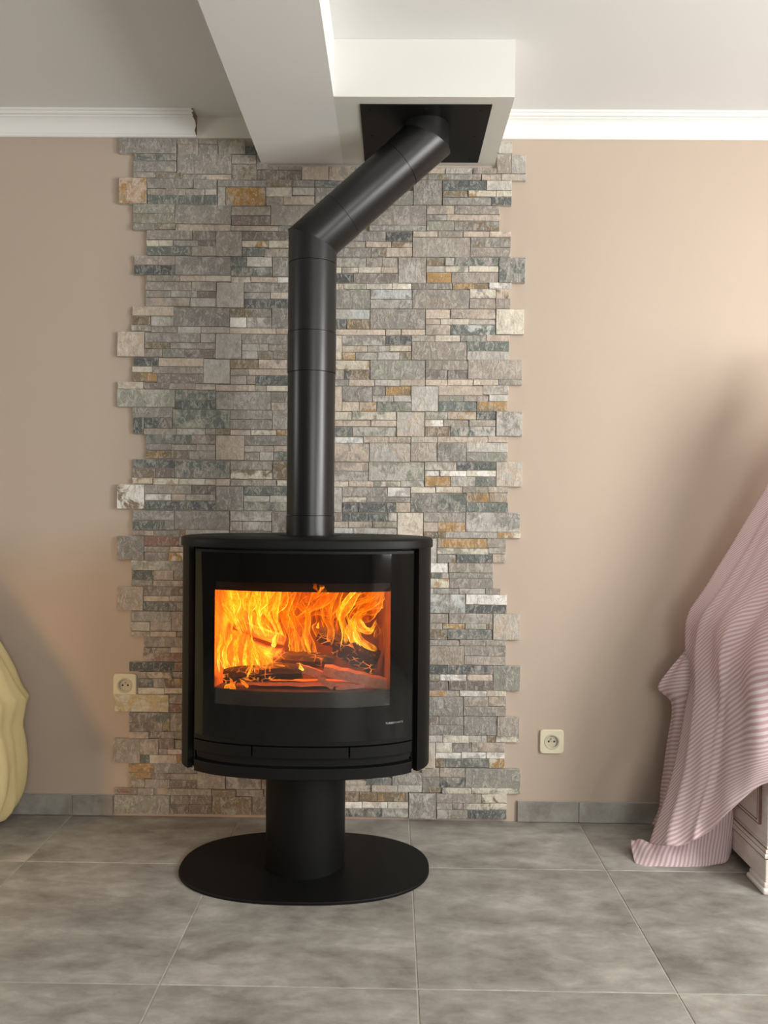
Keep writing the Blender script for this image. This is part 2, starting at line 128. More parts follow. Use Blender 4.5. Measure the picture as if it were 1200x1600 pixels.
FLAMES = [(((0.132, -0.42, 0.737), (0.112, -0.42, 0.775), (0.093, -0.42, 0.808), (0.069, -0.42, 0.843)), 0.0422, 0.6), (((0.153, -0.4, 0.724), (0.133, -0.4, 0.779), (0.127, -0.4, 0.817), (0.115, -0.4, 0.847)), 0.058, 0.9), (((0.188, -0.41, 0.723), (0.184, -0.41, 0.769), (0.18, -0.41, 0.814), (0.193, -0.41, 0.854)), 0.0655, 1), (((0.216, -0.39, 0.708), (0.208, -0.39, 0.753), (0.204, -0.39, 0.801), (0.227, -0.39, 0.849)), 0.0622, 1), (((0.245, -0.4, 0.706), (0.237, -0.4, 0.749), (0.229, -0.4, 0.793), (0.259, -0.4, 0.85)), 0.0542, 0.7), (((0.258, -0.38, 0.687), (0.263, -0.38, 0.732), (0.249, -0.38, 0.781), (0.28, -0.38, 0.848)), 0.0468, 0.45), (((0.098, -0.44, 0.621), (0.088, -0.44, 0.673), (0.094, -0.44, 0.711), (0.086, -0.44, 0.738)), 0.0304, 0.8), (((0.123, -0.43, 0.614), (0.115, -0.43, 0.671), (0.119, -0.43, 0.71), (0.107, -0.43, 0.744)), 0.0496, 0.8), (((0.148, -0.42, 0.612), (0.144, -0.42, 0.67), (0.136, -0.42, 0.708), (0.143, -0.42, 0.743)), 0.046, 0.7), (((0.181, -0.44, 0.613), (0.179, -0.44, 0.659), (0.167, -0.44, 0.703), (0.174, -0.44, 0.735)), 0.0532, 0.9), (((0.218, -0.43, 0.611), (0.204, -0.43, 0.649), (0.188, -0.43, 0.682), (0.18, -0.43, 0.714)), 0.0573, 0.75), (((0.249, -0.45, 0.616), (0.226, -0.45, 0.646), (0.199, -0.45, 0.672), (0.19, -0.45, 0.703)), 0.0265, 0.5), (((0.108, -0.5, 0.578), (0.127, -0.5, 0.592), (0.149, -0.5, 0.605)), 0.013, 0.7), (((0.142, -0.5, 0.577), (0.13, -0.5, 0.592), (0.123, -0.5, 0.614)), 0.0167, 0.7), (((0.179, -0.5, 0.583), (0.164, -0.5, 0.6), (0.147, -0.5, 0.61)), 0.0111, 0.7), (((0.169, -0.49, 0.601), (0.184, -0.49, 0.646), (0.178, -0.49, 0.676)), 0.0205, 0.6), (((0.207, -0.49, 0.603), (0.199, -0.49, 0.646), (0.184, -0.49, 0.672)), 0.013, 0.6), (((0.301, -0.48, 0.6), (0.297, -0.48, 0.627), (0.273, -0.48, 0.643), (0.254, -0.48, 0.649)), 0.0112, 0.8), (((0.314, -0.48, 0.608), (0.31, -0.48, 0.627), (0.286, -0.48, 0.645)), 0.0093, 0.7), (((0.241, -0.49, 0.606), (0.239, -0.49, 0.624), (0.242, -0.49, 0.647)), 0.0093, 0.7), (((0.25, -0.47, 0.696), (0.248, -0.47, 0.713), (0.255, -0.47, 0.739)), 0.015, 1.5), (((0.338, -0.49, 0.633), (0.33, -0.49, 0.644), (0.323, -0.49, 0.657)), 0.0112, 1.4), (((0.371, -0.42, 0.746), (0.373, -0.42, 0.753), (0.375, -0.42, 0.767)), 0.0096, 1.4), (((0.277, -0.37, 0.642), (0.302, -0.37, 0.678), (0.286, -0.37, 0.731), (0.266, -0.37, 0.78), (0.251, -0.37, 0.819)), 0.0392, 0.45), (((0.307, -0.36, 0.646), (0.297, -0.36, 0.69), (0.306, -0.36, 0.729), (0.29, -0.36, 0.779), (0.274, -0.36, 0.828)), 0.0295, 0.35), (((0.368, -0.38, 0.645), (0.35, -0.38, 0.688), (0.336, -0.38, 0.733), (0.334, -0.38, 0.782), (0.319, -0.38, 0.831)), 0.0332, 0.6), (((0.347, -0.37, 0.647), (0.335, -0.37, 0.682), (0.331, -0.37, 0.721), (0.338, -0.37, 0.771), (0.354, -0.37, 0.82)), 0.0255, 0.5), (((0.25, -0.33, 0.784), (0.29, -0.33, 0.814), (0.33, -0.33, 0.825), (0.38, -0.33, 0.839)), 0.0677, 0.15), (((0.302, -0.34, 0.746), (0.351, -0.34, 0.792), (0.395, -0.34, 0.821), (0.44, -0.34, 0.845)), 0.0714, 0.15), (((0.365, -0.535, 0.852), (0.383, -0.535, 0.869), (0.39, -0.535, 0.893)), 0.0328, 0.3), (((0.399, -0.38, 0.696), (0.412, -0.38, 0.734), (0.4, -0.38, 0.773), (0.41, -0.38, 0.812), (0.437, -0.38, 0.852)), 0.039, 0.4), (((0.455, -0.4, 0.695), (0.457, -0.4, 0.738), (0.443, -0.4, 0.782), (0.464, -0.4, 0.825), (0.489, -0.4, 0.855)), 0.0387, 0.8), (((0.481, -0.41, 0.701), (0.471, -0.41, 0.74), (0.461, -0.41, 0.776)), 0.0424, 1), (((0.553, -0.42, 0.682), (0.52, -0.42, 0.701), (0.487, -0.42, 0.728), (0.467, -0.42, 0.766), (0.457, -0.42, 0.799)), 0.0249, 0.7), (((0.496, -0.36, 0.698), (0.492, -0.36, 0.751), (0.503, -0.36, 0.791), (0.54, -0.36, 0.817), (0.562, -0.36, 0.849)), 0.0354, 0.3), (((0.489, -0.39, 0.774), (0.505, -0.39, 0.739), (0.53, -0.39, 0.739), (0.551, -0.39, 0.77)), 0.0272, 0.85), (((0.493, -0.39, 0.756), (0.495, -0.39, 0.785), (0.518, -0.39, 0.801)), 0.0233, 0.5), (((0.544, -0.38, 0.712), (0.551, -0.38, 0.735), (0.547, -0.38, 0.769)), 0.0195, 0.3), (((0.432, -0.35, 0.715), (0.443, -0.35, 0.775), (0.491, -0.35, 0.809), (0.546, -0.35, 0.844), (0.566, -0.35, 0.856)), 0.0474, 0.2), (((0.41, -0.33, 0.766), (0.46, -0.33, 0.8), (0.52, -0.33, 0.821), (0.557, -0.33, 0.837)), 0.0598, 0.12), (((0.371, -0.33, 0.695), (0.38, -0.33, 0.745), (0.37, -0.33, 0.785), (0.386, -0.33, 0.835)), 0.0518, 0.12), (((0.279, -0.3, 0.689), (0.307, -0.3, 0.74), (0.29, -0.3, 0.78), (0.306, -0.3, 0.831)), 0.0686, 0.1), (((0.479, -0.3, 0.701), (0.473, -0.3, 0.752), (0.519, -0.3, 0.793), (0.529, -0.3, 0.841)), 0.0524, 0.15)]
LOGS = [('L1', (0.101, -0.47, 0.611), (0.332, -0.47, 0.627), 0.0469), ('L2', (0.11, -0.37, 0.746), (0.268, -0.37, 0.697), 0.0392), ('L2b', (0.152, -0.38, 0.682), (0.27, -0.38, 0.648), 0.0585), ('L3', (0.236, -0.39, 0.651), (0.42, -0.39, 0.636), 0.0466), ('L4', (0.369, -0.35, 0.722), (0.556, -0.35, 0.645), 0.0553), ('L5', (0.396, -0.47, 0.637), (0.578, -0.47, 0.569), 0.0357), ('L6', (0.382, -0.5, 0.613), (0.427, -0.5, 0.562), 0.0167), ('L7', (0.175, -0.46, 0.575), (0.49, -0.46, 0.57), 0.0283), ('L8', (0.311, -0.46, 0.641), (0.403, -0.46, 0.608), 0.0245), ('L9', (0.433, -0.5, 0.56), (0.518, -0.5, 0.593), 0.0093), ('L10', (0.409, -0.3, 0.662), (0.539, -0.3, 0.59), 0.0403)]
SHEET_FRONT = [[(1.971, -0.25, 1.498), (1.817, -0.2, 1.198), (1.643, -0.18, 0.885), (1.579, -0.16, 0.765), (1.574, -0.15, 0.652), (1.581, -0.17, 0.532), (1.556, -0.2, 0.446), (1.507, -0.24, 0.264), (1.44, -0.28, 0.111), (1.416, -0.3, 0.058)], [(1.973, -0.3, 1.487), (1.838, -0.25, 1.187), (1.68, -0.24, 0.891), (1.608, -0.22, 0.763), (1.599, -0.21, 0.657), (1.589, -0.24, 0.539), (1.569, -0.27, 0.443), (1.53, -0.31, 0.272), (1.477, -0.35, 0.131), (1.461, -0.37, 0.08)], [(1.974, -0.35, 1.48), (1.864, -0.31, 1.18), (1.72, -0.31, 0.892), (1.636, -0.3, 0.761), (1.614, -0.3, 0.664), (1.607, -0.32, 0.548), (1.591, -0.34, 0.453), (1.56, -0.37, 0.294), (1.521, -0.39, 0.164), (1.508, -0.4, 0.109)], [(1.974, -0.4, 1.469), (1.876, -0.38, 1.173), (1.755, -0.38, 0.892), (1.67, -0.38, 0.759), (1.637, -0.37, 0.665), (1.627, -0.385, 0.554), (1.616, -0.395, 0.46), (1.593, -0.41, 0.319), (1.566, -0.42, 0.206), (1.557, -0.42, 0.152)], [(1.967, -0.46, 1.457), (1.87, -0.46, 1.165), (1.772, -0.46, 0.891), (1.7, -0.46, 0.763), (1.658, -0.46, 0.664), (1.651, -0.46, 0.554), (1.643, -0.46, 0.46), (1.628, -0.46, 0.356), (1.614, -0.46, 0.28), (1.609, -0.46, 0.238)], [(1.958, -0.52, 1.445), (1.873, -0.52, 1.157), (1.8, -0.53, 0.894), (1.756, -0.53, 0.775), (1.695, -0.52, 0.653), (1.694, -0.51, 0.549), (1.688, -0.51, 0.466), (1.68, -0.51, 0.401), (1.675, -0.51, 0.355), (1.674, -0.51, 0.327)], [(2.009, -0.54, 1.439), (1.954, -0.55, 1.15), (1.917, -0.56, 0.89), (1.884, -0.56, 0.772), (1.82, -0.55, 0.652), (1.812, -0.55, 0.571), (1.805, -0.55, 0.498), (1.799, -0.55, 0.425), (1.796, -0.55, 0.38), (1.793, -0.55, 0.353)]]
SHEET_BACK = [[(1.586, -0.13, 0.64), (1.532, -0.12, 0.572), (1.501, -0.1, 0.502), (1.542, -0.11, 0.452), (1.533, -0.11, 0.347), (1.521, -0.11, 0.256), (1.509, -0.11, 0.168), (1.51, -0.1, 0.094), (1.49, -0.09, 0.028)], [(1.595, -0.15, 0.639), (1.558, -0.15, 0.57), (1.551, -0.15, 0.506), (1.56, -0.15, 0.454), (1.553, -0.16, 0.358), (1.541, -0.17, 0.265), (1.532, -0.18, 0.183), (1.525, -0.19, 0.113), (1.517, -0.19, 0.066)], [(1.626, -0.18, 0.637), (1.606, -0.19, 0.569), (1.599, -0.2, 0.508), (1.6, -0.2, 0.455), (1.593, -0.21, 0.364), (1.581, -0.23, 0.265), (1.568, -0.25, 0.189), (1.569, -0.24, 0.113), (1.569, -0.22, 0.071)], [(1.662, -0.22, 0.633), (1.648, -0.23, 0.568), (1.641, -0.24, 0.508), (1.638, -0.25, 0.459), (1.629, -0.26, 0.369), (1.616, -0.28, 0.263), (1.605, -0.3, 0.179), (1.627, -0.25, 0.107), (1.627, -0.24, 0.089)]]
SHEET_FLAP = [[(1.382, -0.22, 0.035), (1.371, -0.27, 0.019), (1.366, -0.32, -0.005)], [(1.408, -0.23, 0.039), (1.401, -0.28, 0.02), (1.4, -0.335, -0.003)], [(1.443, -0.25, 0.04), (1.439, -0.3, 0.022), (1.445, -0.335, -0.004)], [(1.487, -0.27, 0.046), (1.488, -0.31, 0.025), (1.495, -0.335, -0.004)], [(1.544, -0.28, 0.071), (1.544, -0.31, 0.034), (1.552, -0.33, -0.003)], [(1.604, -0.28, 0.12), (1.603, -0.3, 0.047), (1.604, -0.32, 0.001)], [(1.654, -0.28, 0.155), (1.658, -0.29, 0.063), (1.654, -0.305, 0.005)], [(1.686, -0.275, 0.186), (1.688, -0.275, 0.088), (1.687, -0.27, 0.02)]]

# ------------------------------------------------------------------ helpers
def srgb(r, g, b):
    f = lambda c: (c / 255 / 12.92) if c / 255 <= 0.04045 else ((c / 255 + 0.055) / 1.055) ** 2.4
    return (f(r), f(g), f(b))

class NT:
    def __init__(self, name):
        self.m = bpy.data.materials.new(name); self.m.use_nodes = True
        self.t = self.m.node_tree; self.n = self.t.nodes
        self.bsdf = self.n.get('Principled BSDF'); self.out = self.n.get('Material Output')
    def node(self, typ, **kw):
        nd = self.n.new(typ)
        for k, v in kw.items(): setattr(nd, k, v)
        return nd
    def link(self, a, b): self.t.links.new(a, b)
    def val(self, sock, v):
        if isinstance(v, bpy.types.NodeSocket): self.link(v, sock)
        elif isinstance(v, (tuple, list)) and len(v) == 3 and sock.type == 'RGBA': sock.default_value = (*v, 1)
        else: sock.default_value = v
    def coord(self, kind='Object'):
        return self.node('ShaderNodeTexCoord').outputs[kind]
    def position(self):
        return self.node('ShaderNodeNewGeometry').outputs['Position']
    def mapping(self, vec, scale=(1, 1, 1), rot=(0, 0, 0), loc=(0, 0, 0)):
        m = self.node('ShaderNodeMapping'); self.link(vec, m.inputs[0])
        m.inputs['Scale'].default_value = scale; m.inputs['Rotation'].default_value = rot; m.inputs['Location'].default_value = loc
        return m.outputs[0]
    def noise(self, vec, scale, detail=4, rough=0.55, dist=0.0):
        n = self.node('ShaderNodeTexNoise'); self.link(vec, n.inputs['Vector'])
        n.inputs['Scale'].default_value = scale; n.inputs['Detail'].default_value = detail
        n.inputs['Roughness'].default_value = rough; n.inputs['Distortion'].default_value = dist
        return n.outputs['Fac']
    def ramp(self, fac, stops, interp='LINEAR'):
        r = self.node('ShaderNodeValToRGB'); self.link(fac, r.inputs[0])
        cr = r.color_ramp; cr.interpolation = interp
        while len(cr.elements) > 1: cr.elements.remove(cr.elements[-1])
        for i, (p, c) in enumerate(stops):
            e = cr.elements[0] if i == 0 else cr.elements.new(p)
            e.position = p
            e.color = (*c, 1) if isinstance(c, (tuple, list)) else (c, c, c, 1)
        return r.outputs[0]
    def math(self, op, a, b=0.0, clamp=False):
        m = self.node('ShaderNodeMath', operation=op, use_clamp=clamp)
        self.val(m.inputs[0], a); self.val(m.inputs[1], b)
        return m.outputs[0]
    def mix(self, fac, a, b, blend='MIX'):
        m = self.node('ShaderNodeMix', data_type='RGBA', blend_type=blend)
        self.val(m.inputs[0], fac); self.val(m.inputs[6], a); self.val(m.inputs[7], b)
        return m.outputs[2]
    def bump(self, h, strength=0.3, dist=0.01, normal=None):
        b = self.node('ShaderNodeBump'); self.link(h, b.inputs['Height'])
        b.inputs['Strength'].default_value = strength; b.inputs['Distance'].default_value = dist
        if normal is not None: self.link(normal, b.inputs['Normal'])
        return b.outputs[0]
    def set(self, **kw):
        for k, v in kw.items(): self.val(self.bsdf.inputs[k.replace('_', ' ')], v)
        return self

def simple(name, col, rough=0.5, metallic=0.0, spec=0.5, grain=0.0, grain_scale=60, bump=0.0):
    t = NT(name); t.set(Roughness=rough, Metallic=metallic)
    t.bsdf.inputs['Specular IOR Level'].default_value = spec
    p = t.position()
    n = t.noise(p, grain_scale, 5)
    c = t.mix(t.ramp(n, [(0.3, 0.0), (0.7, 1.0)]), tuple(x * (1 - grain) for x in col), tuple(min(1, x * (1 + grain)) for x in col))
    t.link(c, t.bsdf.inputs['Base Color'])
    if bump: t.link(t.bump(n, bump, 0.002), t.bsdf.inputs['Normal'])
    return t.m

# ---- mesh building
WL = {}   # world location of empties / parents
def finish(name, me, mat, parent=None, smooth=False, angle=None, origin=None):
    vs = me.vertices
    if len(vs):
        if origin is None:
            lo = [min(v.co[i] for v in vs) for i in range(3)]; hi = [max(v.co[i] for v in vs) for i in range(3)]
            origin = Vector(((lo[0] + hi[0]) / 2, (lo[1] + hi[1]) / 2, (lo[2] + hi[2]) / 2))
        origin = Vector(origin)
        me.transform(Matrix.Translation(-origin))
    else: origin = Vector((0, 0, 0))
    o = bpy.data.objects.new(name, me); COL.objects.link(o)
    if mat is not None:
        for m in (mat if isinstance(mat, (list, tuple)) else [mat]): me.materials.append(m)
    if smooth:
        for p in me.polygons: p.use_smooth = True
        if angle is not None:
            me.set_sharp_from_angle(angle=math.radians(angle))
    WL[o.name] = origin
    if parent is not None:
        o.parent = parent; o.location = origin - WL[parent.name]
    else: o.location = origin
    return o

class MB:
    def __init__(self): self.bm = bmesh.new()
    def box(self, x0, x1, y0, y1, z0, z1, bevel=0.0, seg=2, mi=0):
        bm = self.bm
        vs = [bm.verts.new((x, y, z)) for x in (x0, x1) for y in (y0, y1) for z in (z0, z1)]
        idx = [(0, 1, 3, 2), (4, 6, 7, 5), (0, 4, 5, 1), (2, 3, 7, 6), (0, 2, 6, 4), (1, 5, 7, 3)]
        fs = [bm.faces.new([vs[i] for i in f]) for f in idx]
        for f in fs: f.material_index = mi
        bmesh.ops.recalc_face_normals(bm, faces=fs)
        if bevel > 0:
            es = list({e for f in fs for e in f.edges})
            bmesh.ops.bevel(bm, geom=es, offset=bevel, segments=seg, affect='EDGES', profile=0.5)
        return self
    def prism(self, pts, axis, a, b, mi=0):
        """extrude polygon pts (2-D) along axis from a to b"""
        bm = self.bm
        def mk(p, h):
            return {'x': (h, p[0], p[1]), 'y': (p[0], h, p[1]), 'z': (p[0], p[1], h)}[axis]
        A = [bm.verts.new(mk(p, a)) for p in pts]; B = [bm.verts.new(mk(p, b)) for p in pts]
        fs = [bm.faces.new(A), bm.faces.new(B)]
        n = len(pts)
        for i in range(n): fs.append(bm.faces.new((A[i], A[(i + 1) % n], B[(i + 1) % n], B[i])))
        for f in fs: f.material_index = mi
        bmesh.ops.recalc_face_normals(bm, faces=fs)
        return self
    def loft(self, rings, closed=True, cap=True):
        bm = self.bm; R = [[bm.verts.new(p) for p in r] for r in rings]; fs = []
        n = len(rings[0])
        for a, b in zip(R[:-1], R[1:]):
            for i in range(n if closed else n - 1):
                j = (i + 1) % n
                fs.append(bm.faces.new((a[i], a[j], b[j], b[i])))
        if cap and closed:
            fs.append(bm.faces.new(R[0])); fs.append(bm.faces.new(R[-1]))
        bmesh.ops.recalc_face_normals(bm, faces=fs)
        return R
    def cyl(self, c0, c1, r0, r1=None, n=32, cap=True):
        r1 = r0 if r1 is None else r1
        c0, c1 = Vector(c0), Vector(c1); d = (c1 - c0).normalized()
        u = d.orthogonal().normalized(); v = d.cross(u)
        ring = lambda c, r: [c + u * r * math.cos(2 * PI * i / n) + v * r * math.sin(2 * PI * i / n) for i in range(n)]
        self.loft([ring(c0, r0), ring(c1, r1)], True, cap)
        return self
    def build(self, name, mat, parent=None, smooth=False, angle=35, origin=None):
        me = bpy.data.meshes.new(name); self.bm.to_mesh(me); self.bm.free()
        return finish(name, me, mat, parent, smooth, angle, origin)

def thing(name, label, cat, loc=(0, 0, 0), group=None):
    o = bpy.data.objects.new(name, None); COL.objects.link(o)
    o.location = loc; o.empty_display_size = 0.1
    o['label'] = label; o['category'] = cat
    if group: o['group'] = group
    WL[o.name] = Vector(loc)
    return o
def tag(o, label=None, cat=None, group=None, kind=None):
    if label: o['label'] = label
    if cat: o['category'] = cat
    if group: o['group'] = group
    if kind: o['kind'] = kind
    return o
def cr(pts, t):
    """Catmull-Rom through pts (list of Vector), t in 0..1"""
    n = len(pts) - 1; s = min(max(t, 0), 1) * n; i = min(int(s), n - 1); f = s - i
    p1, p2 = pts[i], pts[i + 1]
    p0 = pts[i - 1] if i > 0 else p1 * 2 - p2
    p3 = pts[i + 2] if i + 2 <= n else p2 * 2 - p1
    return 0.5 * ((2 * p1) + (p2 - p0) * f + (2 * p0 - 5 * p1 + 4 * p2 - p3) * f * f + (3 * p1 - p0 - 3 * p2 + p3) * f ** 3)

# ------------------------------------------------------------------ materials
def paint(name, col, mott=0.03):
    t = NT(name); t.set(Roughness=0.75)
    t.bsdf.inputs['Specular IOR Level'].default_value = 0.25
    p = t.position()
    n = t.noise(p, 3.0, 5, 0.6)
    c = t.mix(n, tuple(x * (1 - mott) for x in col), tuple(x * (1 + mott) for x in col))
    t.link(c, t.bsdf.inputs['Base Color'])
    t.link(t.bump(t.noise(p, 220, 2), 0.06, 0.002), t.bsdf.inputs['Normal'])
    return t.m
M_TAUPE = paint('taupe_wall_paint', srgb(179, 163, 147))
M_UMBER = paint('darkened_unseen_wall', srgb(92, 80, 70))  # unseen walls coloured dark so the stove glass reflects a dimmer room
M_WHITE = paint('white_ceiling_paint', srgb(226, 226, 224), 0.01)
M_BOX = paint('cream_white_box_paint', srgb(209, 209, 201), 0.01)
M_CORNICE = paint('white_cornice_paint', srgb(229, 229, 225), 0.01)
M_PLASTER = paint('bare_cream_plaster', srgb(225, 222, 208), 0.03)
M_BROKEN = simple('broken_plaster', srgb(150, 125, 100), 0.9, grain=0.4, grain_scale=150, bump=0.5)

def tile_mat():
    t = NT('grey_concrete_tile')
    p = t.position()
    oi = t.node('ShaderNodeObjectInfo').outputs['Random']
    off = t.node('ShaderNodeVectorMath', operation='ADD'); t.link(p, off.inputs[0])
    cx = t.node('ShaderNodeCombineXYZ'); t.link(t.math('MULTIPLY', oi, 37.0), cx.inputs[0]); t.link(t.math('MULTIPLY', oi, 91.0), cx.inputs[1])
    t.link(cx.outputs[0], off.inputs[1]); v = off.outputs[0]
    st = t.mapping(v, (1.0, 1.9, 1.0))
    big = t.noise(st, 3.2, 6, 0.6, 0.4)
    mid = t.noise(st, 11, 7, 0.68, 0.3)
    fine = t.noise(v, 130, 4, 0.7)
    a = t.math('ADD', t.math('MULTIPLY', big, 0.55), t.math('MULTIPLY', mid, 0.45))
    c = t.ramp(a, [(0.36, srgb(116, 111, 103)), (0.46, srgb(139, 135, 127)), (0.54, srgb(154, 151, 143)), (0.64, srgb(176, 172, 163))])
    tint = t.node('ShaderNodeAttribute', attribute_type='OBJECT', attribute_name='tint').outputs['Fac']
    br = t.math('ADD', t.math('ADD', t.math('MULTIPLY', oi, 0.10), 0.95), tint)
    c = t.mix(1.0, c, t.node('ShaderNodeCombineColor').outputs[0], 'MULTIPLY') if False else c
    hsv = t.node('ShaderNodeHueSaturation'); t.link(c, hsv.inputs['Color']); t.link(br, hsv.inputs['Value'])
    c = t.mix(t.ramp(fine, [(0.62, 0.0), (0.75, 0.35)]), hsv.outputs[0], srgb(196, 193, 184))
    c = t.mix(t.ramp(t.noise(v, 75, 3, 0.7), [(0.66, 0.0), (0.76, 0.3)]), c, srgb(105, 98, 88))
    t.link(c, t.bsdf.inputs['Base Color'])
    t.link(t.ramp(mid, [(0.3, 0.42), (0.7, 0.58)]), t.bsdf.inputs['Roughness'])
    t.bsdf.inputs['Specular IOR Level'].default_value = 0.4
    t.link(t.bump(mid, 0.06, 0.004), t.bsdf.inputs['Normal'])
    return t.m
M_TILE = tile_mat()
M_GROUT = simple('pale_grout', srgb(176, 170, 158), 0.85, grain=0.1, grain_scale=90)

def stone_mat():
    t = NT('split_slate_stone')
    p = t.position()
    a = t.node('ShaderNodeAttribute', attribute_name='tone_a').outputs['Color']
    b = t.node('ShaderNodeAttribute', attribute_name='tone_b').outputs['Color']
    sd = t.node('ShaderNodeAttribute', attribute_name='seed').outputs['Fac']
    cx = t.node('ShaderNodeCombineXYZ'); t.link(t.math('MULTIPLY', sd, 53.0), cx.inputs[0]); t.link(t.math('MULTIPLY', sd, 17.0), cx.inputs[2])
    ad = t.node('ShaderNodeVectorMath', operation='ADD'); t.link(p, ad.inputs[0]); t.link(cx.outputs[0], ad.inputs[1])
    v = ad.outputs[0]
    blot = t.noise(v, 22, 5, 0.6, 0.6)
    c = t.mix(t.ramp(blot, [(0.47, 0.0), (0.57, 1.0)]), a, b)
    # cleft relief: slanting streaks
    sl = t.mapping(v, (1.0, 1.0, 0.45), (0, 0.6, 0))
    cle = t.noise(sl, 55, 6, 0.65, 1.2)
    fin = t.noise(v, 170, 4, 0.7)
    tone = t.ramp(t.noise(v, 60, 5, 0.7, 0.5), [(0.3, 0.80), (0.5, 1.0), (0.7, 1.13)])
    c = t.mix(1.0, c, tone, 'MULTIPLY')
    # pale streaks following the cleft relief
    rid = t.ramp(cle, [(0.53, 0.0), (0.575, 1.0), (0.60, 0.7), (0.66, 0.0)])
    c = t.mix(t.math('MULTIPLY', rid, 0.40), c, srgb(216, 209, 197))
    dk = t.ramp(t.noise(sl, 80, 5, 0.7, 0.8), [(0.33, 1.0), (0.42, 0.0)])
    c = t.mix(t.math('MULTIPLY', dk, 0.35), c, srgb(84, 78, 70))
    sp = t.ramp(t.noise(v, 260, 3, 0.7), [(0.58, 0.0), (0.68, 0.55)])
    c = t.mix(sp, c, srgb(217, 211, 200))
    t.link(c, t.bsdf.inputs['Base Color'])
    t.set(Roughness=0.82); t.bsdf.inputs['Specular IOR Level'].default_value = 0.3
    h = t.math('ADD', t.math('MULTIPLY', cle, 1.0), t.math('MULTIPLY', fin, 0.35))
    t.link(t.bump(h, 0.8, 0.007), t.bsdf.inputs['Normal'])
    return t.m
M_STONE = stone_mat()
M_MORTAR = simple('grey_adhesive', srgb(168, 160, 146), 0.95, grain=0.15, grain_scale=80)

def black_metal(name, v, rough, grain=0.05, spec=0.32):
    t = NT(name); t.set(Roughness=rough, Metallic=0.0)
    t.bsdf.inputs['Specular IOR Level'].default_value = spec
    p = t.position(); n = t.noise(p, 900, 2)
    t.link(t.mix(n, (v * 0.9, v * 0.9, v * 0.88), (v * 1.1, v * 1.1, v * 1.08)), t.bsdf.inputs['Base Color'])
    t.link(t.bump(n, grain, 0.001), t.bsdf.inputs['Normal'])
    return t.m
M_STOVE = black_metal('matt_black_stove_steel', 0.004, 0.5, spec=0.22)
M_PIPE = black_metal('satin_black_flue_steel', 0.007, 0.33, spec=0.5)
M_INNER = black_metal('sooty_black_steel', 0.006, 0.8)
def ceramic():
    t = NT('black_ceramic_print_glass'); t.set(Roughness=0.06)
    t.bsdf.inputs['Specular IOR Level'].default_value = 0.4
    p = t.position(); n = t.noise(p, 40, 2)
    t.link(t.mix(n, (0.003, 0.003, 0.003), (0.005, 0.005, 0.005)), t.bsdf.inputs['Base Color'])
    return t.m
M_CERAMIC = ceramic()
def clear_glass():
    t = NT('clear_stove_glass')
    tr = t.node('ShaderNodeBsdfTransparent'); tr.inputs[0].default_value = (0.93, 0.92, 0.9, 1)
    gl = t.node('ShaderNodeBsdfGlossy'); gl.inputs['Roughness'].default_value = 0.05
    n = t.noise(t.position(), 30, 2)
    t.link(t.mix(n, (0.9, 0.9, 0.9), (1, 1, 1)), gl.inputs['Color'])
    fr = t.node('ShaderNodeFresnel'); fr.inputs['IOR'].default_value = 1.5
    mx = t.node('ShaderNodeMixShader')
    t.link(t.math('MULTIPLY', fr.outputs[0], 1.3, True), mx.inputs[0]); t.link(tr.outputs[0], mx.inputs[1]); t.link(gl.outputs[0], mx.inputs[2])
    t.link(mx.outputs[0], t.out.inputs['Surface'])
    return t.m
M_GLASS = clear_glass()
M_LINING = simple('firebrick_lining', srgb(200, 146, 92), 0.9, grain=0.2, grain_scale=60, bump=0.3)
M_LINING_DARK = simple('dark_firebrick', srgb(92, 62, 48), 0.9, grain=0.35, grain_scale=25, bump=0.3)  # darker brick for the back, right, hearth and baffle panels

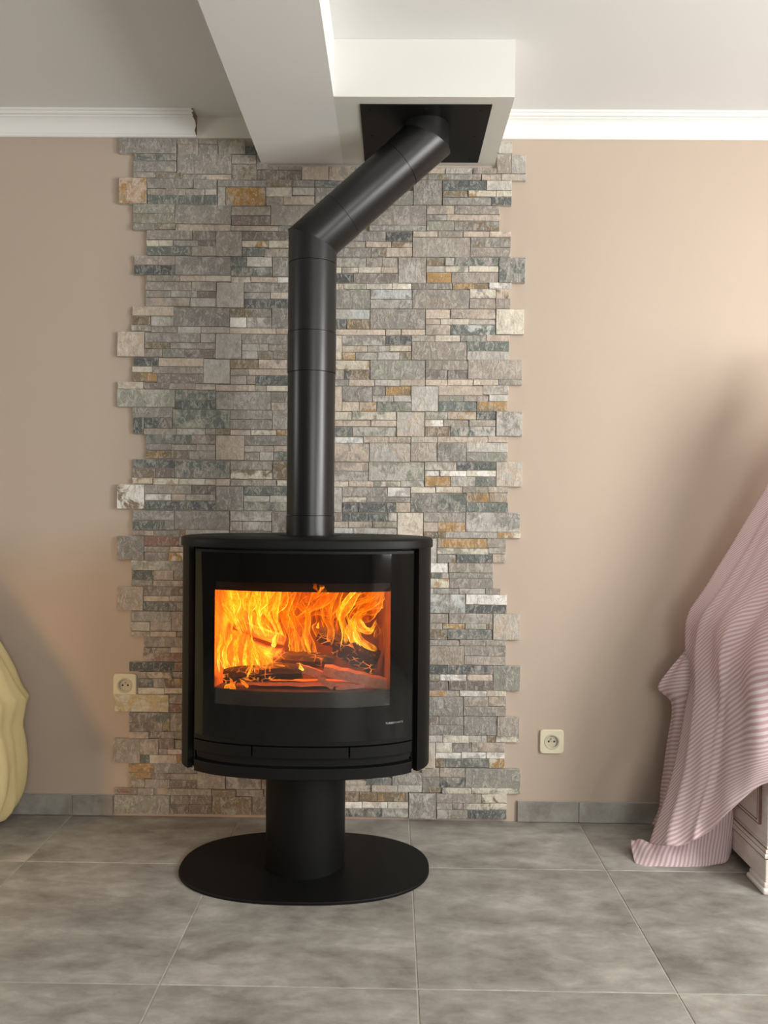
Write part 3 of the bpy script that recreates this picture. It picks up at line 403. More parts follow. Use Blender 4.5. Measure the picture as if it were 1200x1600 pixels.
def flame_mat():
    t = NT('flame')
    uv = t.node('ShaderNodeUVMap').outputs[0]
    sx = t.node('ShaderNodeSeparateXYZ'); t.link(uv, sx.inputs[0]); tt = sx.outputs[1]
    heat = t.node('ShaderNodeAttribute', attribute_type='OBJECT', attribute_name='heat').outputs['Fac']
    p = t.mapping(t.position(), (1, 1, 0.4))
    n1 = t.noise(p, 45, 3, 0.5, 1.6)
    n2 = t.noise(p, 110, 2, 0.5, 0.8)
    fac = t.node('ShaderNodeLayerWeight'); fac.inputs[0].default_value = 0.5
    edge = t.math('POWER', fac.outputs['Facing'], 2.2)
    fil = t.ramp(n1, [(0.44, 0.0), (0.5, 1.0), (0.56, 0.0)])
    v = t.math('ADD', t.math('MULTIPLY', heat, 0.44), t.math('MULTIPLY', edge, 0.40))
    v = t.math('ADD', v, t.math('MULTIPLY', fil, 0.22))
    v = t.math('ADD', v, t.math('MULTIPLY', t.math('SUBTRACT', n2, 0.5), 0.7))
    v = t.math('SUBTRACT', v, t.math('MULTIPLY', tt, 0.12), True)
    col = t.ramp(v, [(0.0, (0.75, 0.075, 0.002)), (0.3, (1.0, 0.19, 0.004)), (0.55, (1.15, 0.42, 0.012)), (0.78, (1.3, 0.85, 0.03)), (1.0, (1.7, 1.5, 0.5))])
    al = t.math('ADD', t.math('MULTIPLY', heat, 0.36), t.math('MULTIPLY', edge, 0.70))
    al = t.math('ADD', al, t.math('MULTIPLY', n1, 1.1))
    al = t.math('SUBTRACT', al, 0.52, True)
    fade = t.ramp(tt, [(0.0, 0.0), (0.08, 0.9), (0.75, 0.95), (1.0, 0.55)])
    al = t.math('MULTIPLY', al, fade, True)
    em = t.node('ShaderNodeEmission'); t.link(col, em.inputs[0]); em.inputs[1].default_value = 1.6
    tr = t.node('ShaderNodeBsdfTransparent')
    mx = t.node('ShaderNodeMixShader'); t.link(al, mx.inputs[0]); t.link(tr.outputs[0], mx.inputs[1]); t.link(em.outputs[0], mx.inputs[2])
    t.link(mx.outputs[0], t.out.inputs['Surface'])
    t.m.cycles.emission_sampling = 'NONE'
    return t.m
M_FLAME = flame_mat()
def char_mat(name, base, ember):
    t = NT(name); p = t.position()
    n = t.noise(p, 70, 5, 0.65, 0.4)
    vo = t.node('ShaderNodeTexVoronoi', feature='DISTANCE_TO_EDGE'); vo.inputs['Scale'].default_value = 55
    t.link(t.mapping(p, (0.6, 1, 1)), vo.inputs['Vector'])
    crack = t.ramp(vo.outputs['Distance'], [(0.0, 1.0), (0.07, 0.0)])
    t.link(t.mix(n, tuple(x * 0.5 for x in base), tuple(x * 1.6 for x in base)), t.bsdf.inputs['Base Color'])
    t.set(Roughness=0.85)
    g = t.math('MULTIPLY', crack, t.ramp(t.noise(p, 18, 3), [(0.48, 0.0), (0.66, 1.0)]))
    t.bsdf.inputs['Emission Color'].default_value = (1.0, 0.22, 0.02, 1)
    t.link(t.math('MULTIPLY', g, ember), t.bsdf.inputs['Emission Strength'])
    t.link(t.bump(t.math('ADD', n, vo.outputs['Distance']), 0.6, 0.004), t.bsdf.inputs['Normal'])
    t.m.cycles.emission_sampling = 'NONE'
    return t.m
M_CHAR = char_mat('charred_wood', (0.03, 0.018, 0.012), 1.6)
M_WOOD_HOT = char_mat('singed_split_wood', (0.22, 0.10, 0.05), 0.8)
M_WOOD_RED = char_mat('red_brown_kindling', (0.36, 0.17, 0.11), 0.15)

def stripe_mat():
    t = NT('pink_striped_cotton')
    uv = t.node('ShaderNodeUVMap').outputs[0]
    sx = t.node('ShaderNodeSeparateXYZ'); t.link(uv, sx.inputs[0])
    wv = t.math('SINE', t.math('MULTIPLY', sx.outputs[1], 2 * PI / 0.0138))
    f = t.ramp(t.math('ADD', t.math('MULTIPLY', wv, 0.5), 0.5), [(0.32, 0.0), (0.68, 1.0)])
    weave = t.noise(t.mapping(uv, (1, 1, 1)), 900, 2)
    c = t.mix(f, srgb(247, 238, 238), srgb(224, 193, 196))
    c = t.mix(t.math('MULTIPLY', weave, 0.15), c, srgb(180, 140, 140))
    t.link(c, t.bsdf.inputs['Base Color']); t.set(Roughness=0.9)
    t.bsdf.inputs['Specular IOR Level'].default_value = 0.1
    tl = t.node('ShaderNodeBsdfTranslucent'); t.link(c, tl.inputs[0])
    mx = t.node('ShaderNodeMixShader'); mx.inputs[0].default_value = 0.42
    t.link(t.bsdf.outputs[0], mx.inputs[1]); t.link(tl.outputs[0], mx.inputs[2]); t.link(mx.outputs[0], t.out.inputs['Surface'])
    return t.m
M_STRIPE = stripe_mat()
def cloth_mat(name, col):
    t = NT(name); p = t.position()
    n = t.noise(p, 14, 4, 0.6)
    t.link(t.mix(n, tuple(x * 0.9 for x in col), tuple(x * 1.06 for x in col)), t.bsdf.inputs['Base Color'])
    t.set(Roughness=0.95); t.bsdf.inputs['Specular IOR Level'].default_value = 0.1
    t.link(t.bump(t.noise(p, 600, 2), 0.1, 0.001), t.bsdf.inputs['Normal'])
    return t.m
M_YELLOW = cloth_mat('pale_yellow_cotton', srgb(198, 180, 132))
def antique():
    t = NT('antiqued_white_paint'); p = t.position()
    n = t.noise(t.mapping(p, (1, 1, 3)), 9, 6, 0.7, 0.5)
    c = t.mix(t.ramp(n, [(0.45, 0.0), (0.75, 0.6)]), srgb(226, 219, 210), srgb(196, 178, 160))
    t.link(c, t.bsdf.inputs['Base Color']); t.set(Roughness=0.5)
    t.link(t.bump(n, 0.1, 0.003), t.bsdf.inputs['Normal'])
    return t.m
M_ANTIQUE = antique()
M_GLAZE = simple('brown_antique_glaze', srgb(112, 78, 64), 0.6, grain=0.3, grain_scale=40)
M_BRASS = simple('aged_brass', srgb(150, 120, 70), 0.35, metallic=1.0, grain=0.1)
M_OUTLET = simple('ivory_outlet_plastic', srgb(214, 207, 178), 0.35, grain=0.02)
M_SOCKET = simple('ivory_socket_plastic', srgb(190, 184, 160), 0.4, grain=0.02)
M_HOLE = simple('socket_hole_black', (0.01, 0.01, 0.01), 0.8)
M_STEEL = simple('steel_pin', (0.6, 0.58, 0.55), 0.3, metallic=1.0)
M_LOGO = simple('light_grey_print', srgb(150, 150, 150), 0.5)
M_FRAME = simple('white_window_frame', srgb(235, 235, 232), 0.4, grain=0.02)

# ------------------------------------------------------------------ room shell
X0, X1, Y0, H = -3.2, 3.2, -5.5, 2.48
m = MB(); m.box(X0 - .1, X1 + .1, 0.0, 0.1, -0.06, 2.405); m.box(X0 - .1, X1 + .1, 0.0, 0.1, 2.405, H + .02, mi=1)
tag(m.build('wall_back', [M_TAUPE, M_PLASTER]), 'taupe painted back wall behind the stove, cream plaster strip at top', kind='structure')

def wall_with_opening(name, axis, pos0, pos1, a0, a1, o0, o1, s0, s1, label, mat=M_TAUPE):
    """wall slab from a0..a1 along, opening o0..o1 x s0..s1"""
    m = MB()
    def b(u0, u1, z0, z1):
        if axis == 'x': m.box(pos0, pos1, u0, u1, z0, z1)
        else: m.box(u0, u1, pos0, pos1, z0, z1)
    b(a0, o0, 0, H); b(o1, a1, 0, H); b(o0, o1, 0, s0); b(o0, o1, s1, H)
    return tag(m.build(name, mat), label, kind='structure')
wall_with_opening('wall_right', 'x', X1, X1 + .1, Y0, 0, -2.4, -1.6, .9, 2.3, 'taupe right wall with one window')
wall_with_opening('wall_left', 'x', X0 - .1, X0, Y0, 0, -1.9, -1.1, 1.5, 2.2, 'unseen left wall with one window, darkened umber to dim reflections', M_UMBER)
wall_with_opening('wall_front', 'y', Y0 - .1, Y0, X0 - .1, X1 + .1, .9, 2.6, .8, 2.1, 'unseen front wall with one window, darkened umber to dim reflections', M_UMBER)
def window(name, axis, pos, o0, o1, s0, s1, label):
    m = MB(); w = .05
    def b(u0, u1, z0, z1):
        if axis == 'x': m.box(pos - .02, pos + .02, u0, u1, z0, z1, .004, 1)
        else: m.box(u0, u1, pos - .02, pos + .02, z0, z1, .004, 1)
    b(o0, o0 + w, s0, s1); b(o1 - w, o1, s0, s1); b(o0 + w, o1 - w, s0, s0 + w); b(o0 + w, o1 - w, s1 - w, s1)
    c = (o0 + o1) / 2; b(c - w, c + w, s0 + w, s1 - w)
    return tag(m.build(name, M_FRAME), label, kind='structure')
window('window_1', 'x', X1 + .05, -2.4, -1.6, .9, 2.3, 'white two-leaf window in the right wall')
window('window_2', 'x', X0 - .05, -1.9, -1.1, 1.5, 2.2, 'white two-leaf window in the left wall')
window('window_3', 'y', Y0 - .05, .9, 2.6, .8, 2.1, 'white two-leaf window in the front wall')

m = MB(); m.box(X0 - .1, X1 + .1, Y0 - .1, .1, H, H + .1)
tag(m.build('ceiling', M_WHITE), 'smooth white painted ceiling', kind='structure')

# floor: grout bed with 60 cm tiles
m = MB(); m.box(X0 - .1, X1 + .1, Y0 - .1, 0.0, -.06, -.0016)
floor = tag(m.build('floor', M_GROUT, origin=(0, 0, -.03)), 'grey concrete-look floor of large square tiles with pale grout lines', kind='structure')
WL[floor.name] = Vector((0, 0, -.03))
GX, GY, G = .6628, .3628, .0016
xs = [X0] + [GX + .6 * i for i in range(-6, 5) if X0 < GX + .6 * i < X1] + [X1]
ys = [0.0] + [-(GY + .6 * j) for j in range(0, 9) if -(GY + .6 * j) > Y0] + [Y0]
cache = {}
for i in range(len(xs) - 1):
    for j in range(len(ys) - 1):
        w, d = xs[i + 1] - xs[i] - 2 * G, ys[j] - ys[j + 1] - 2 * G
        key = (round(w, 3), round(d, 3))
        if key not in cache:
            b = MB(); b.box(-w / 2, w / 2, -d / 2, d / 2, -.012, 0, .0012, 1)
            me = bpy.data.meshes.new('tile'); b.bm.to_mesh(me); b.bm.free(); me.materials.append(M_TILE); cache[key] = me
        o = bpy.data.objects.new('tile', cache[key]); COL.objects.link(o); o.parent = floor
        o.location = Vector(((xs[i] + xs[i + 1]) / 2, (ys[j] + ys[j + 1]) / 2, 0)) - WL[floor.name]
        o['tint'] = 0.16 if (abs(xs[i] - 1.2628) < .01 and abs(ys[j] + .9628) < .01) else 0.0     # one paler tile

# skirting of tile strips on the back wall
m = MB(); m.box(X0, -.392, -.006, -.0005, .001, .0745); m.box(1.045, X1, -.006, -.0005, .001, .0745)
sk = tag(m.build('baseboard_back', M_GROUT), 'low grey tile skirting along the back wall', kind='structure')
for a, b_ in [(X0, -.392), (1.045, X1)]:
    cuts = [a] + [x for x in (-2.937, -2.337, -1.737, -1.137, -.537, 1.2628, 1.8628, 2.4628, 3.0628) if a < x < b_] + [b_]
    for u, v in zip(cuts[:-1], cuts[1:]):
        q = MB(); q.box(u + .0008, v - .0008, -.011, -.001, .0015, .0735, .0012, 1); q.build('tile', M_TILE, sk)

# ceiling beam, boxed drop and cornices
ZB = 2.312
m = MB(); m.box(.12, .4085, Y0, -.0005, ZB, H - .0005)
tag(m.build('trim_1', M_WHITE), 'white boxed beam running across the ceiling to the stone wall', kind='structure')
m = MB(); m.box(.4085, .9375, -.465, -.0005, ZB, H - .0005)
tag(m.build('trim_2', M_BOX), 'white boxed ceiling drop around the flue plate', kind='structure')
def cornice(name, x0, x1, label, broken=False):
    prof = [(0, 2.4045), (-.004, 2.4045), (-.008, 2.408), (-.008, 2.413), (-.011, 2.415), (-.0135, 2.425), (-.018, 2.438), (-.026, 2.451), (-.038, 2.459), (-.041, 2.4595),
            (-.041, 2.464), (-.049, 2.464), (-.053, 2.468), (-.053, 2.4725), (-.058, 2.4725), (-.062, 2.476), (-.062, 2.4795), (0, 2.4795)]
    m = MB(); bm = m.bm
    m.prism([(y - .0005, z) for y, z in prof], 'x', x0, x1)
    if broken:
        for f in bm.faces:
            if abs(f.calc_center_median().x - x1) < 1e-5: f.material_index = 1
        for v in bm.verts:
            if abs(v.co.x - x1) < 1e-5: v.co.x += random.Random(int(v.co.z * 9999)).uniform(-.004, .006)
    o = m.build(name, [M_CORNICE, M_BROKEN], smooth=True, angle=25)
    return tag(o, label, kind='structure')
cornice('trim_3', X0, -.113, 'white moulded plaster cornice on the left, ending in a broken edge', True)
cornice('trim_4', .938, X1, 'white moulded plaster cornice to the right of the flue box')

# ------------------------------------------------------------------ stacked stone cladding
PAL = {'g': (142, 138, 131), 'G': (106, 111, 105), 'D': (90, 93, 92), 't': (154, 145, 134), 'T': (126, 116, 109), 'p': (187, 172, 155),
       'c': (204, 196, 178), 'w': (224, 220, 211), 'l': (178, 173, 164), 'L': (184, 188, 184), 'o': (164, 132, 88), 'b': (128, 114, 92),
       's': (145, 145, 131), 'r': (142, 112, 99), 'm': (190, 168, 150), 'O': (160, 122, 66), 'y': (190, 172, 132)}
PAL = {k: srgb(*v) for k, v in PAL.items()}
rng = random.Random(11)
stones = []
for s in STONES.split(';'):
    a = s.split(','); hid = a[4].endswith('!'); k = a[4].rstrip('!')
    stones.append([int(a[0]) / 1000, int(a[1]) / 1000, int(a[2]) / 1000, int(a[3]) / 1000, k, hid])
# mortar bed
m = MB()
for x0, z0, x1, z1, k, hid in stones: m.box(x0 + .001, x1 - .001, -.006, -.0005, max(.001, z0 - .001), z1 - .002)
clad = tag(m.build('stone_cladding', M_MORTAR, origin=(.33, -.003, 1.2)), 'ragged-edged panel of stacked split slate stones on the wall behind the stove', 'stone cladding')
WL[clad.name] = Vector((.33, -.003, 1.2))

def stone_mesh(st, bm, lay):
    x0, z0, x1, z1, k, hid = st
    la, lb, ls = lay
    g = .00035
    x0 += g; x1 -= g; z0 += g; z1 -= g
    w, h = x1 - x0, z1 - z0
    seed = rng.random()
    c1 = k[0]; dep = rng.choice((.0150, .0150, .0152, .0154, .0155, .0157, .0160, rng.uniform(.0125, .0195))) + rng.uniform(-.0004, .0004)
    if c1 in 'DGTb': dep -= .0004
    if c1 in 'cwp': dep += .0003
    if w < h * 1.6 and h > .05: dep += .002
    nx = max(2, min(6, round(w / .022))); nz = max(2, min(4, round(h / .013)))
    jit = .0022 if h > .03 else .0013
    _k = rng.choice((.82, .88, 1.12, 1.18))
    A = PAL[c1]; B = PAL[k[1]] if len(k) > 1 else tuple(x * _k for x in A)
    if len(k) == 1 and rng.random() < .25:
        q = PAL[rng.choice('tgplb')]; B = tuple(x * .6 + y * .4 for x, y in zip(B, q))
    f = rng.uniform(.93, 1.08)
    A = tuple(min(1, x * f) for x in A); B = tuple(min(1, x * f) for x in B)
    V = []
    tx, tz = rng.uniform(-.0015, .0015), rng.uniform(-.0012, .0012)
    ci = .0011
    for j in range(nz + 1):
        row = []
        for i in range(nx + 1):
            u, v = i / nx, j / nz
            edge = i in (0, nx) or j in (0, nz)
            x = x0 + ci + u * (w - 2 * ci) + (rng.uniform(-.25, .25) * w / nx if not edge else 0)
            z = z0 + ci + v * (h - 2 * ci) + (rng.uniform(-.2, .2) * h / nz if not edge else 0)
            d = dep + tx * (u - .5) * 2 + tz * (v - .5) * 2
            d += (noise.noise(Vector((x * 30 + seed * 40, z * 42 + x * 14, seed * 10)))) * jit * 1.6
            if edge: d -= rng.uniform(.0002, .0012)
            row.append(bm.verts.new((x, -d, z)))
        V.append(row)
    fs = []
    for j in range(nz):
        for i in range(nx): fs.append(bm.faces.new((V[j][i], V[j][i + 1], V[j + 1][i + 1], V[j + 1][i])))
    per = [V[0][i] for i in range(nx + 1)] + [V[j][nx] for j in range(1, nz + 1)] + [V[nz][i] for i in range(nx - 1, -1, -1)] + [V[j][0] for j in range(nz - 1, 0, -1)]
    xm, zm = (x0 + x1) / 2, (z0 + z1) / 2
    E_, Bk = {}, {}
    for v in per:
        ex = v.co.x + (ci * (1 if v.co.x > xm else -1) if (abs(v.co.x - x0) < ci * 1.5 or abs(v.co.x - x1) < ci * 1.5) else 0)
        ez = v.co.z + (ci * (1 if v.co.z > zm else -1) if (abs(v.co.z - z0) < ci * 1.5 or abs(v.co.z - z1) < ci * 1.5) else 0)
        E_[v] = bm.verts.new((ex, v.co.y + rng.uniform(.0004, .0011), ez))
        Bk[v] = bm.verts.new((ex, -.0008, ez))
    for a, q in zip(per, per[1:] + per[:1]):
        bm.faces.new((q, a, E_[a], E_[q])); bm.faces.new((E_[q], E_[a], Bk[a], Bk[q]))
    pale = srgb(205, 197, 184)
    for v in [q for r in V for q in r]:
        v[la] = (*A, 1); v[lb] = (*B, 1); v[ls] = seed
    Ae = tuple(x * .5 + y * .5 for x, y in zip(A, pale)); Be = tuple(x * .5 + y * .5 for x, y in zip(B, pale))
    for v in list(E_.values()) + list(Bk.values()):
        v[la] = (*Ae, 1); v[lb] = (*Be, 1); v[ls] = seed
def stone_layers(bm):
    L = bm.verts.layers
    return L.float_color.new('tone_a'), L.float_color.new('tone_b'), L.float.new('seed')
vis = sorted([s for s in stones if not s[5]], key=lambda s: -(s[2] - s[0]) * (s[3] - s[1]))
for st in vis[:298]:
    bm = bmesh.new(); stone_mesh(st, bm, stone_layers(bm))
    me = bpy.data.meshes.new('stone'); bm.to_mesh(me); bm.free()
    finish('stone', me, M_STONE, clad)
bm = bmesh.new(); lay = stone_layers(bm)
for st in vis[298:] + [s for s in stones if s[5]]: stone_mesh(st, bm, lay)
me = bpy.data.meshes.new('small_stones'); bm.to_mesh(me); bm.free()
tag(finish('small_stones', me, M_STONE, clad), 'smaller slate strips between the larger stones', kind='stuff')

# ------------------------------------------------------------------ stove
CX, CY, N = .3345, -.366, 2.35
def oval(a, bf, bb, n=64, cx=CX, cy=CY, e=N):
    P = []
    for i in range(n):
        t = 2 * PI * i / n; c, s = math.cos(t), math.sin(t)
        x = a * math.copysign(abs(c) ** (2 / e), c)
        y = -(bf if s > 0 else bb) * math.copysign(abs(s) ** (2 / e), s)
        P.append((cx + x, cy + y))
    return P
def front(x, inset=0.0):
    a, b = .378 - inset, .200 - inset
    q = min(1, abs((x - CX) / a))
    return CY - b * max(0.0, 1 - q ** N) ** (1 / N)
def curved(x0, x1, z0, z1, inset, thick, name, mat, parent, n=22, bev=0.0, holes=None):
    """slab that follows the stove's curved front"""
    m = MB()
    X = [x0 + (x1 - x0) * i / n for i in range(n + 1)]
    rings = []
    for x in X:
        yo = front(x, inset); yi = yo + thick
        if bev: rings.append([(x, yo, z0 + bev), (x, yo, z1 - bev), (x, yo + bev, z1), (x, yi, z1), (x, yi, z0), (x, yo + bev, z0)])
        else: rings.append([(x, yo, z0), (x, yo, z1), (x, yi, z1), (x, yi, z0)])
    m.loft(rings)
    return m.build(name, mat, parent, smooth=True, angle=30)

stove = thing('wood_stove', 'black oval wood stove on a round pedestal with a fire burning behind curved glass', 'stove', (CX, CY, 0))
# base plate
m = MB(); P = oval(.3825, .236, .235, 72, .3345, -.3665)
def scaled(P, d):
    c = Vector((CX, CY)); out = []
    for p in P:
        v = Vector(p) - c; out.append(tuple(c + v * (1 - d / v.length)))
    return out
m.loft([[(x, y, z) for x, y in scaled(P, d)] for z, d in ((.0005, .0015), (.0015, 0), (.0075, 0), (.0095, .002))])
m.build('base_plate', M_STOVE, stove, True, 40)
# pedestal
m = MB(); m.cyl((.333, -.350, .0095), (.333, -.350, .345), .1225, n=64); m.build('pedestal', M_STOVE, stove, True, 40)
# top plate
m = MB(); P = oval(.3835, .2075, .262, 80)
m.loft([[(x, y, z) for x, y in scaled(P, d)] for z, d in ((.9928, .002), (.9945, 0), (1.014, 0), (1.018, .002), (1.0205, .007))])
top = m.build('top_plate', M_STOVE, stove, True, 40)
m = MB(); m.cyl((.333, -.29, 1.0207), (.333, -.29, 1.0225), .098, n=48); m.build('flue_ring', M_STOVE, top, True, 40)

# side panels: shells that wrap round the ends
def side_panel(sign):
    m = MB(); a, bf, bb = .378, .200, .250
    # parametrise by angle, from the front edge round to the back
    outer, inner = [], []
    pts = []
    for i in range(200):
        t = PI / 2 - (i / 199) * PI      # +90deg (front) .. -90deg (back)
        c, s = math.cos(t), math.sin(t)
        x = a * abs(c) ** (2 / N); y = -(bf if s > 0 else bb) * math.copysign(abs(s) ** (2 / N), s)
        pts.append((x, y))
    pts = [p for p in pts if (p[1] > 0 and p[0] > .20) or (p[1] <= 0 and p[0] > .3365)]
    pts = pts[::2]
    prof = []
    n = len(pts)
    rings = []
    for i, (x, y) in enumerate(pts):
        a0 = pts[max(0, i - 1)]; a1 = pts[min(n - 1, i + 1)]
        d = Vector((a1[0] - a0[0], a1[1] - a0[1])).normalized(); nr = Vector((-d.y, d.x))
        if nr.dot(Vector((x, y))) > 0: nr = -nr
        xi, yi = x + nr.x * .016, y + nr.y * .016
        # lower rear corner sweeps up
        z0 = .337 + (max(0, (y - .02)) * .9 if y > .02 else 0)
        sx = lambda q: CX + sign * q
        rings.append([(sx(x), CY + y, z0), (sx(x), CY + y, .9925), (sx(xi), CY + yi, .9925), (sx(xi), CY + yi, z0)])
    m.loft(rings)
    return m.build('side_panel', M_STOVE, stove, True, 35)
side_panel(1); side_panel(-1)

# carcass: dark inner shell with an open front
m = MB()
def wallarc(inset, th, z0, z1, t0, t1, n=40):
    rings = []
    for i in range(n + 1):
        t = t0 + (t1 - t0) * i / n; c, s = math.cos(t), math.sin(t)
        def pt(k):
            a, bf, bb = .378 - k, .2 - k, .25 - k
            return (CX + a * math.copysign(abs(c) ** (2 / N), c), CY - (bf if s > 0 else bb) * math.copysign(abs(s) ** (2 / N), s))
        o, i_ = pt(inset), pt(inset + th)
        rings.append([(*o, z0), (*o, z1), (*i_, z1), (*i_, z0)])
    m.loft(rings)
wallarc(.019, .004, .339, .9925, math.radians(28), math.radians(-208))
P = oval(.352, .172, .226, 48)
m.loft([[(x, y, z) for x, y in P] for z in (.339, .345)])
m.loft([[(x, y, z) for x, y in P] for z in (.985, .9925)])
m.build('carcass', M_INNER, stove, True, 35)
# front plate behind the glass with the fire opening
OX0, OX1, OZ0, OZ1 = .070, .590, .583, .869
fp = None
m = MB()
def frontslab(x0, x1, z0, z1, inset=.024, th=.006, n=16):
    rings = []
    for i in range(n + 1):
        x = x0 + (x1 - x0) * i / n; yo = front(x, inset)
        rings.append([(x, yo, z0), (x, yo, z1), (x, yo + th, z1), (x, yo + th, z0)])
    m.loft(rings)
frontslab(.022, .650, .345, OZ0); frontslab(.022, .650, OZ1, .985); frontslab(.022, OX0, OZ0, OZ1, n=4); frontslab(OX1, .650, OZ0, OZ1, n=4)
m.build('front_plate', M_INNER, stove, True, 35)

# firebox lining
fb = MB(); fb.box(.10, .575, -.185, -.165, .575, .885); firebox = fb.build('firebox', M_LINING_DARK, stove)
def lin(name, mat, pts, z0, z1):
    q = MB(); q.prism(pts, 'z', z0, z1); return q.build(name, mat, firebox)
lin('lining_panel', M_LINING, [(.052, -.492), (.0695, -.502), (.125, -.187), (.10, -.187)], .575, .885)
lin('lining_panel', M_LINING_DARK, [(.6085, -.500), (.591, -.508), (.550, -.187), (.575, -.187)], .575, .885)
lin('hearth_panel', M_LINING_DARK, [(.0700, -.503)] + [(x, front(x, .031)) for x in [.09 + .05 * i for i in range(11)]] + [(.5905, -.507), (.550, -.187), (.125, -.187)], .560, .578)
lin('baffle_panel', M_LINING_DARK, [(.0700, -.503)] + [(x, front(x, .031)) for x in [.09 + .05 * i for i in range(11)]] + [(.5905, -.507), (.550, -.187), (.125, -.187)], .879, .893)

# door: frame strips, black printed border, clear pane
door = curved(.0205, .6565, .9795, .9872, -.0005, .016, 'door', M_STOVE, stove)
curved(.0205, .6565, .4345, .4465, -.0005, .016, 'bottom_rail', M_STOVE, door, bev=.001)
GX0, GX1, GZ0, GZ1 = .0855, .5915, .5435, .8965
m = MB()
def gslab(x0, x1, z0, z1, n):
    rings = []
    for i in range(n + 1):
        x = x0 + (x1 - x0) * i / n; yo = front(x, .0015)
        rings.append([(x, yo, z0), (x, yo, z1), (x, yo + .004, z1), (x, yo + .004, z0)])
    m.loft(rings)
gslab(.021, GX0, .4467, .9793, 8); gslab(GX1, .656, .4467, .9793, 8); gslab(GX0, GX1, .4467, GZ0, 24); gslab(GX0, GX1, GZ1, .9793, 24)
bmesh.ops.remove_doubles(m.bm, verts=m.bm.verts[:], dist=1e-5)
tag(m.build('glass_border', M_CERAMIC, door, True, 30), 'glossy black printed border of the door glass')
m = MB(); gslab(GX0, GX1, GZ0, GZ1, 28)
tag(m.build('glass_pane', M_GLASS, door, True, 30), 'clear window of the door glass')
# logo on the glass
def logo():
    bm = bmesh.new(); x = 0.0
    dg = bpy.context.evaluated_depsgraph_get()
    for txt, wgt, sp in (('TURBO', .012, 1.05), ('FONTE', 0.0, 1.05)):
        cu = bpy.data.curves.new('logo_text', 'FONT'); cu.body = txt; cu.size = .0078; cu.space_character = sp; cu.offset = wgt * .012 if wgt else -.00008
        cu.extrude = .0001; cu.resolution_u = 3
        to = bpy.data.objects.new('logo_text', cu); COL.objects.link(to)
        bpy.context.view_layer.update(); dg = bpy.context.evaluated_depsgraph_get()
        me = to.evaluated_get(dg).to_mesh()
        w = max(v.co.x for v in me.vertices)
        b2 = bmesh.new(); b2.from_mesh(me)
        off = [bm.verts.new((v.co.x + x, v.co.y, v.co.z)) for v in b2.verts]
        b2.verts.index_update()
        for f in b2.faces:
            try: bm.faces.new([off[v.index] for v in f.verts])
            except ValueError: pass
        b2.free(); to.to_mesh_clear(); x += w + .0006
        bpy.data.objects.remove(to); bpy.data.curves.remove(cu)
    k = .051 / x
    for v in bm.verts:
        X = .5795 + v.co.x * k; Z = .4905 + v.co.y * k
        v.co = Vector((X, front(X, .0015) - .0004 - v.co.z, Z))
    me = bpy.data.meshes.new('logo'); bm.to_mesh(me); bm.free()
    return tag(finish('logo', me, M_LOGO, door), 'small light grey lettering on the black glass')
logo()
# air-control row below the door and the plinth
for a, b in ((.0205, .1985), (.2035, .4755), (.4805, .6565)):
    curved(a, b, .3985, .4305, -.0005, .02, 'air_slide', M_STOVE, stove, 12, .0012)
curved(.0205, .6565, .3765, .3985, .022, .01, 'slot_back', M_INNER, stove)
curved(.0205, .6565, .338, .3700, -.0005, .03, 'plinth', M_STOVE, stove, 26, .0015)

# ------------------------------------------------------------------ flue pipe
flue = thing('flue_pipe', 'black flue pipe rising from the stove and slanting up to the ceiling plate', 'flue pipe', (.333, -.29, 1.022))
PR, PYY = .0763, -.29
A0, A1 = Vector((.333, PYY, 1.947)), Vector((.685, PYY, 2.262))
dv = (A1 - A0).normalized(); up = Vector((0, 0, 1))
def pipe_ring(c, d, r, cutn=None, n=48):
    """ring of a cylinder with axis d through c, cut by plane with normal cutn"""
    u = Vector((0, 1, 0)); v = d.cross(u).normalized(); out = []
    for i in range(n):
        t = 2 * PI * i / n
        o = c + u * r * math.cos(t) + v * r * math.sin(t)
        if cutn is not None: o = o - d * ((o - c).dot(cutn) / d.dot(cutn))
        out.append(o)
    return out
mit = (up + dv).normalized()
def pipe(name, c0, n0, c1, n1, d, r, lip=0.0):
    m = MB(); 
    rings = [pipe_ring(c0, d, r, n0)]
    rings.append(pipe_ring(c1, d, r, n1))
    m.loft(rings)
    return m.build(name, M_PIPE, flue, True, 40)
def seam(c, d, r=.0766):
    m = MB()
    m.loft([pipe_ring(c - d * .0035, d, PR * .99), pipe_ring(c - d * .0022, d, r + .0010), pipe_ring(c + d * .0022, d, r + .0010), pipe_ring(c + d * .0035, d, PR * .99)])
    return m.build('seam_ring', M_PIPE, flue, True, 40)
V = lambda z: Vector((.333, PYY, z))
pipe('pipe_section', V(1.0225), None, V(1.083), None, up, PR)
pipe('pipe_section', V(1.0845), None, V(1.53), None, up, PR - .0012)
pipe('damper_section', V(1.5315), None, V(1.655), None, up, PR + .0004)
pipe('pipe_section', V(1.6565), None, V(1.872), None, up, PR - .0004)
pipe('elbow', V(1.8735), None, A0, mit, up, PR)
e1 = A0 + dv * .125; e2 = A1 - dv * .105
pipe('elbow', A0 + dv * .0002, mit, e1, None, dv, PR)
pipe('pipe_section', e1 + dv * .0012, None, e2 - dv * .0012, None, dv, PR - .0008)
pipe('elbow', e2, None, A1, mit, dv, PR)
pipe('elbow', A1, mit, Vector((.685, PYY, 2.3085)), None, up, PR - .001)
m = MB(); m.loft([pipe_ring(A0 - dv * .0018, dv, PR + .0008, mit), pipe_ring(A0 + dv * .0018, dv, PR + .0008, mit)]); m.build('seam_ring', M_PIPE, flue, True, 40)
m = MB(); m.loft([pipe_ring(A1 - dv * .0018, dv, PR + .0008, mit), pipe_ring(A1 + dv * .0018, dv, PR + .0008, mit)]); m.build('seam_ring', M_PIPE, flue, True, 40)
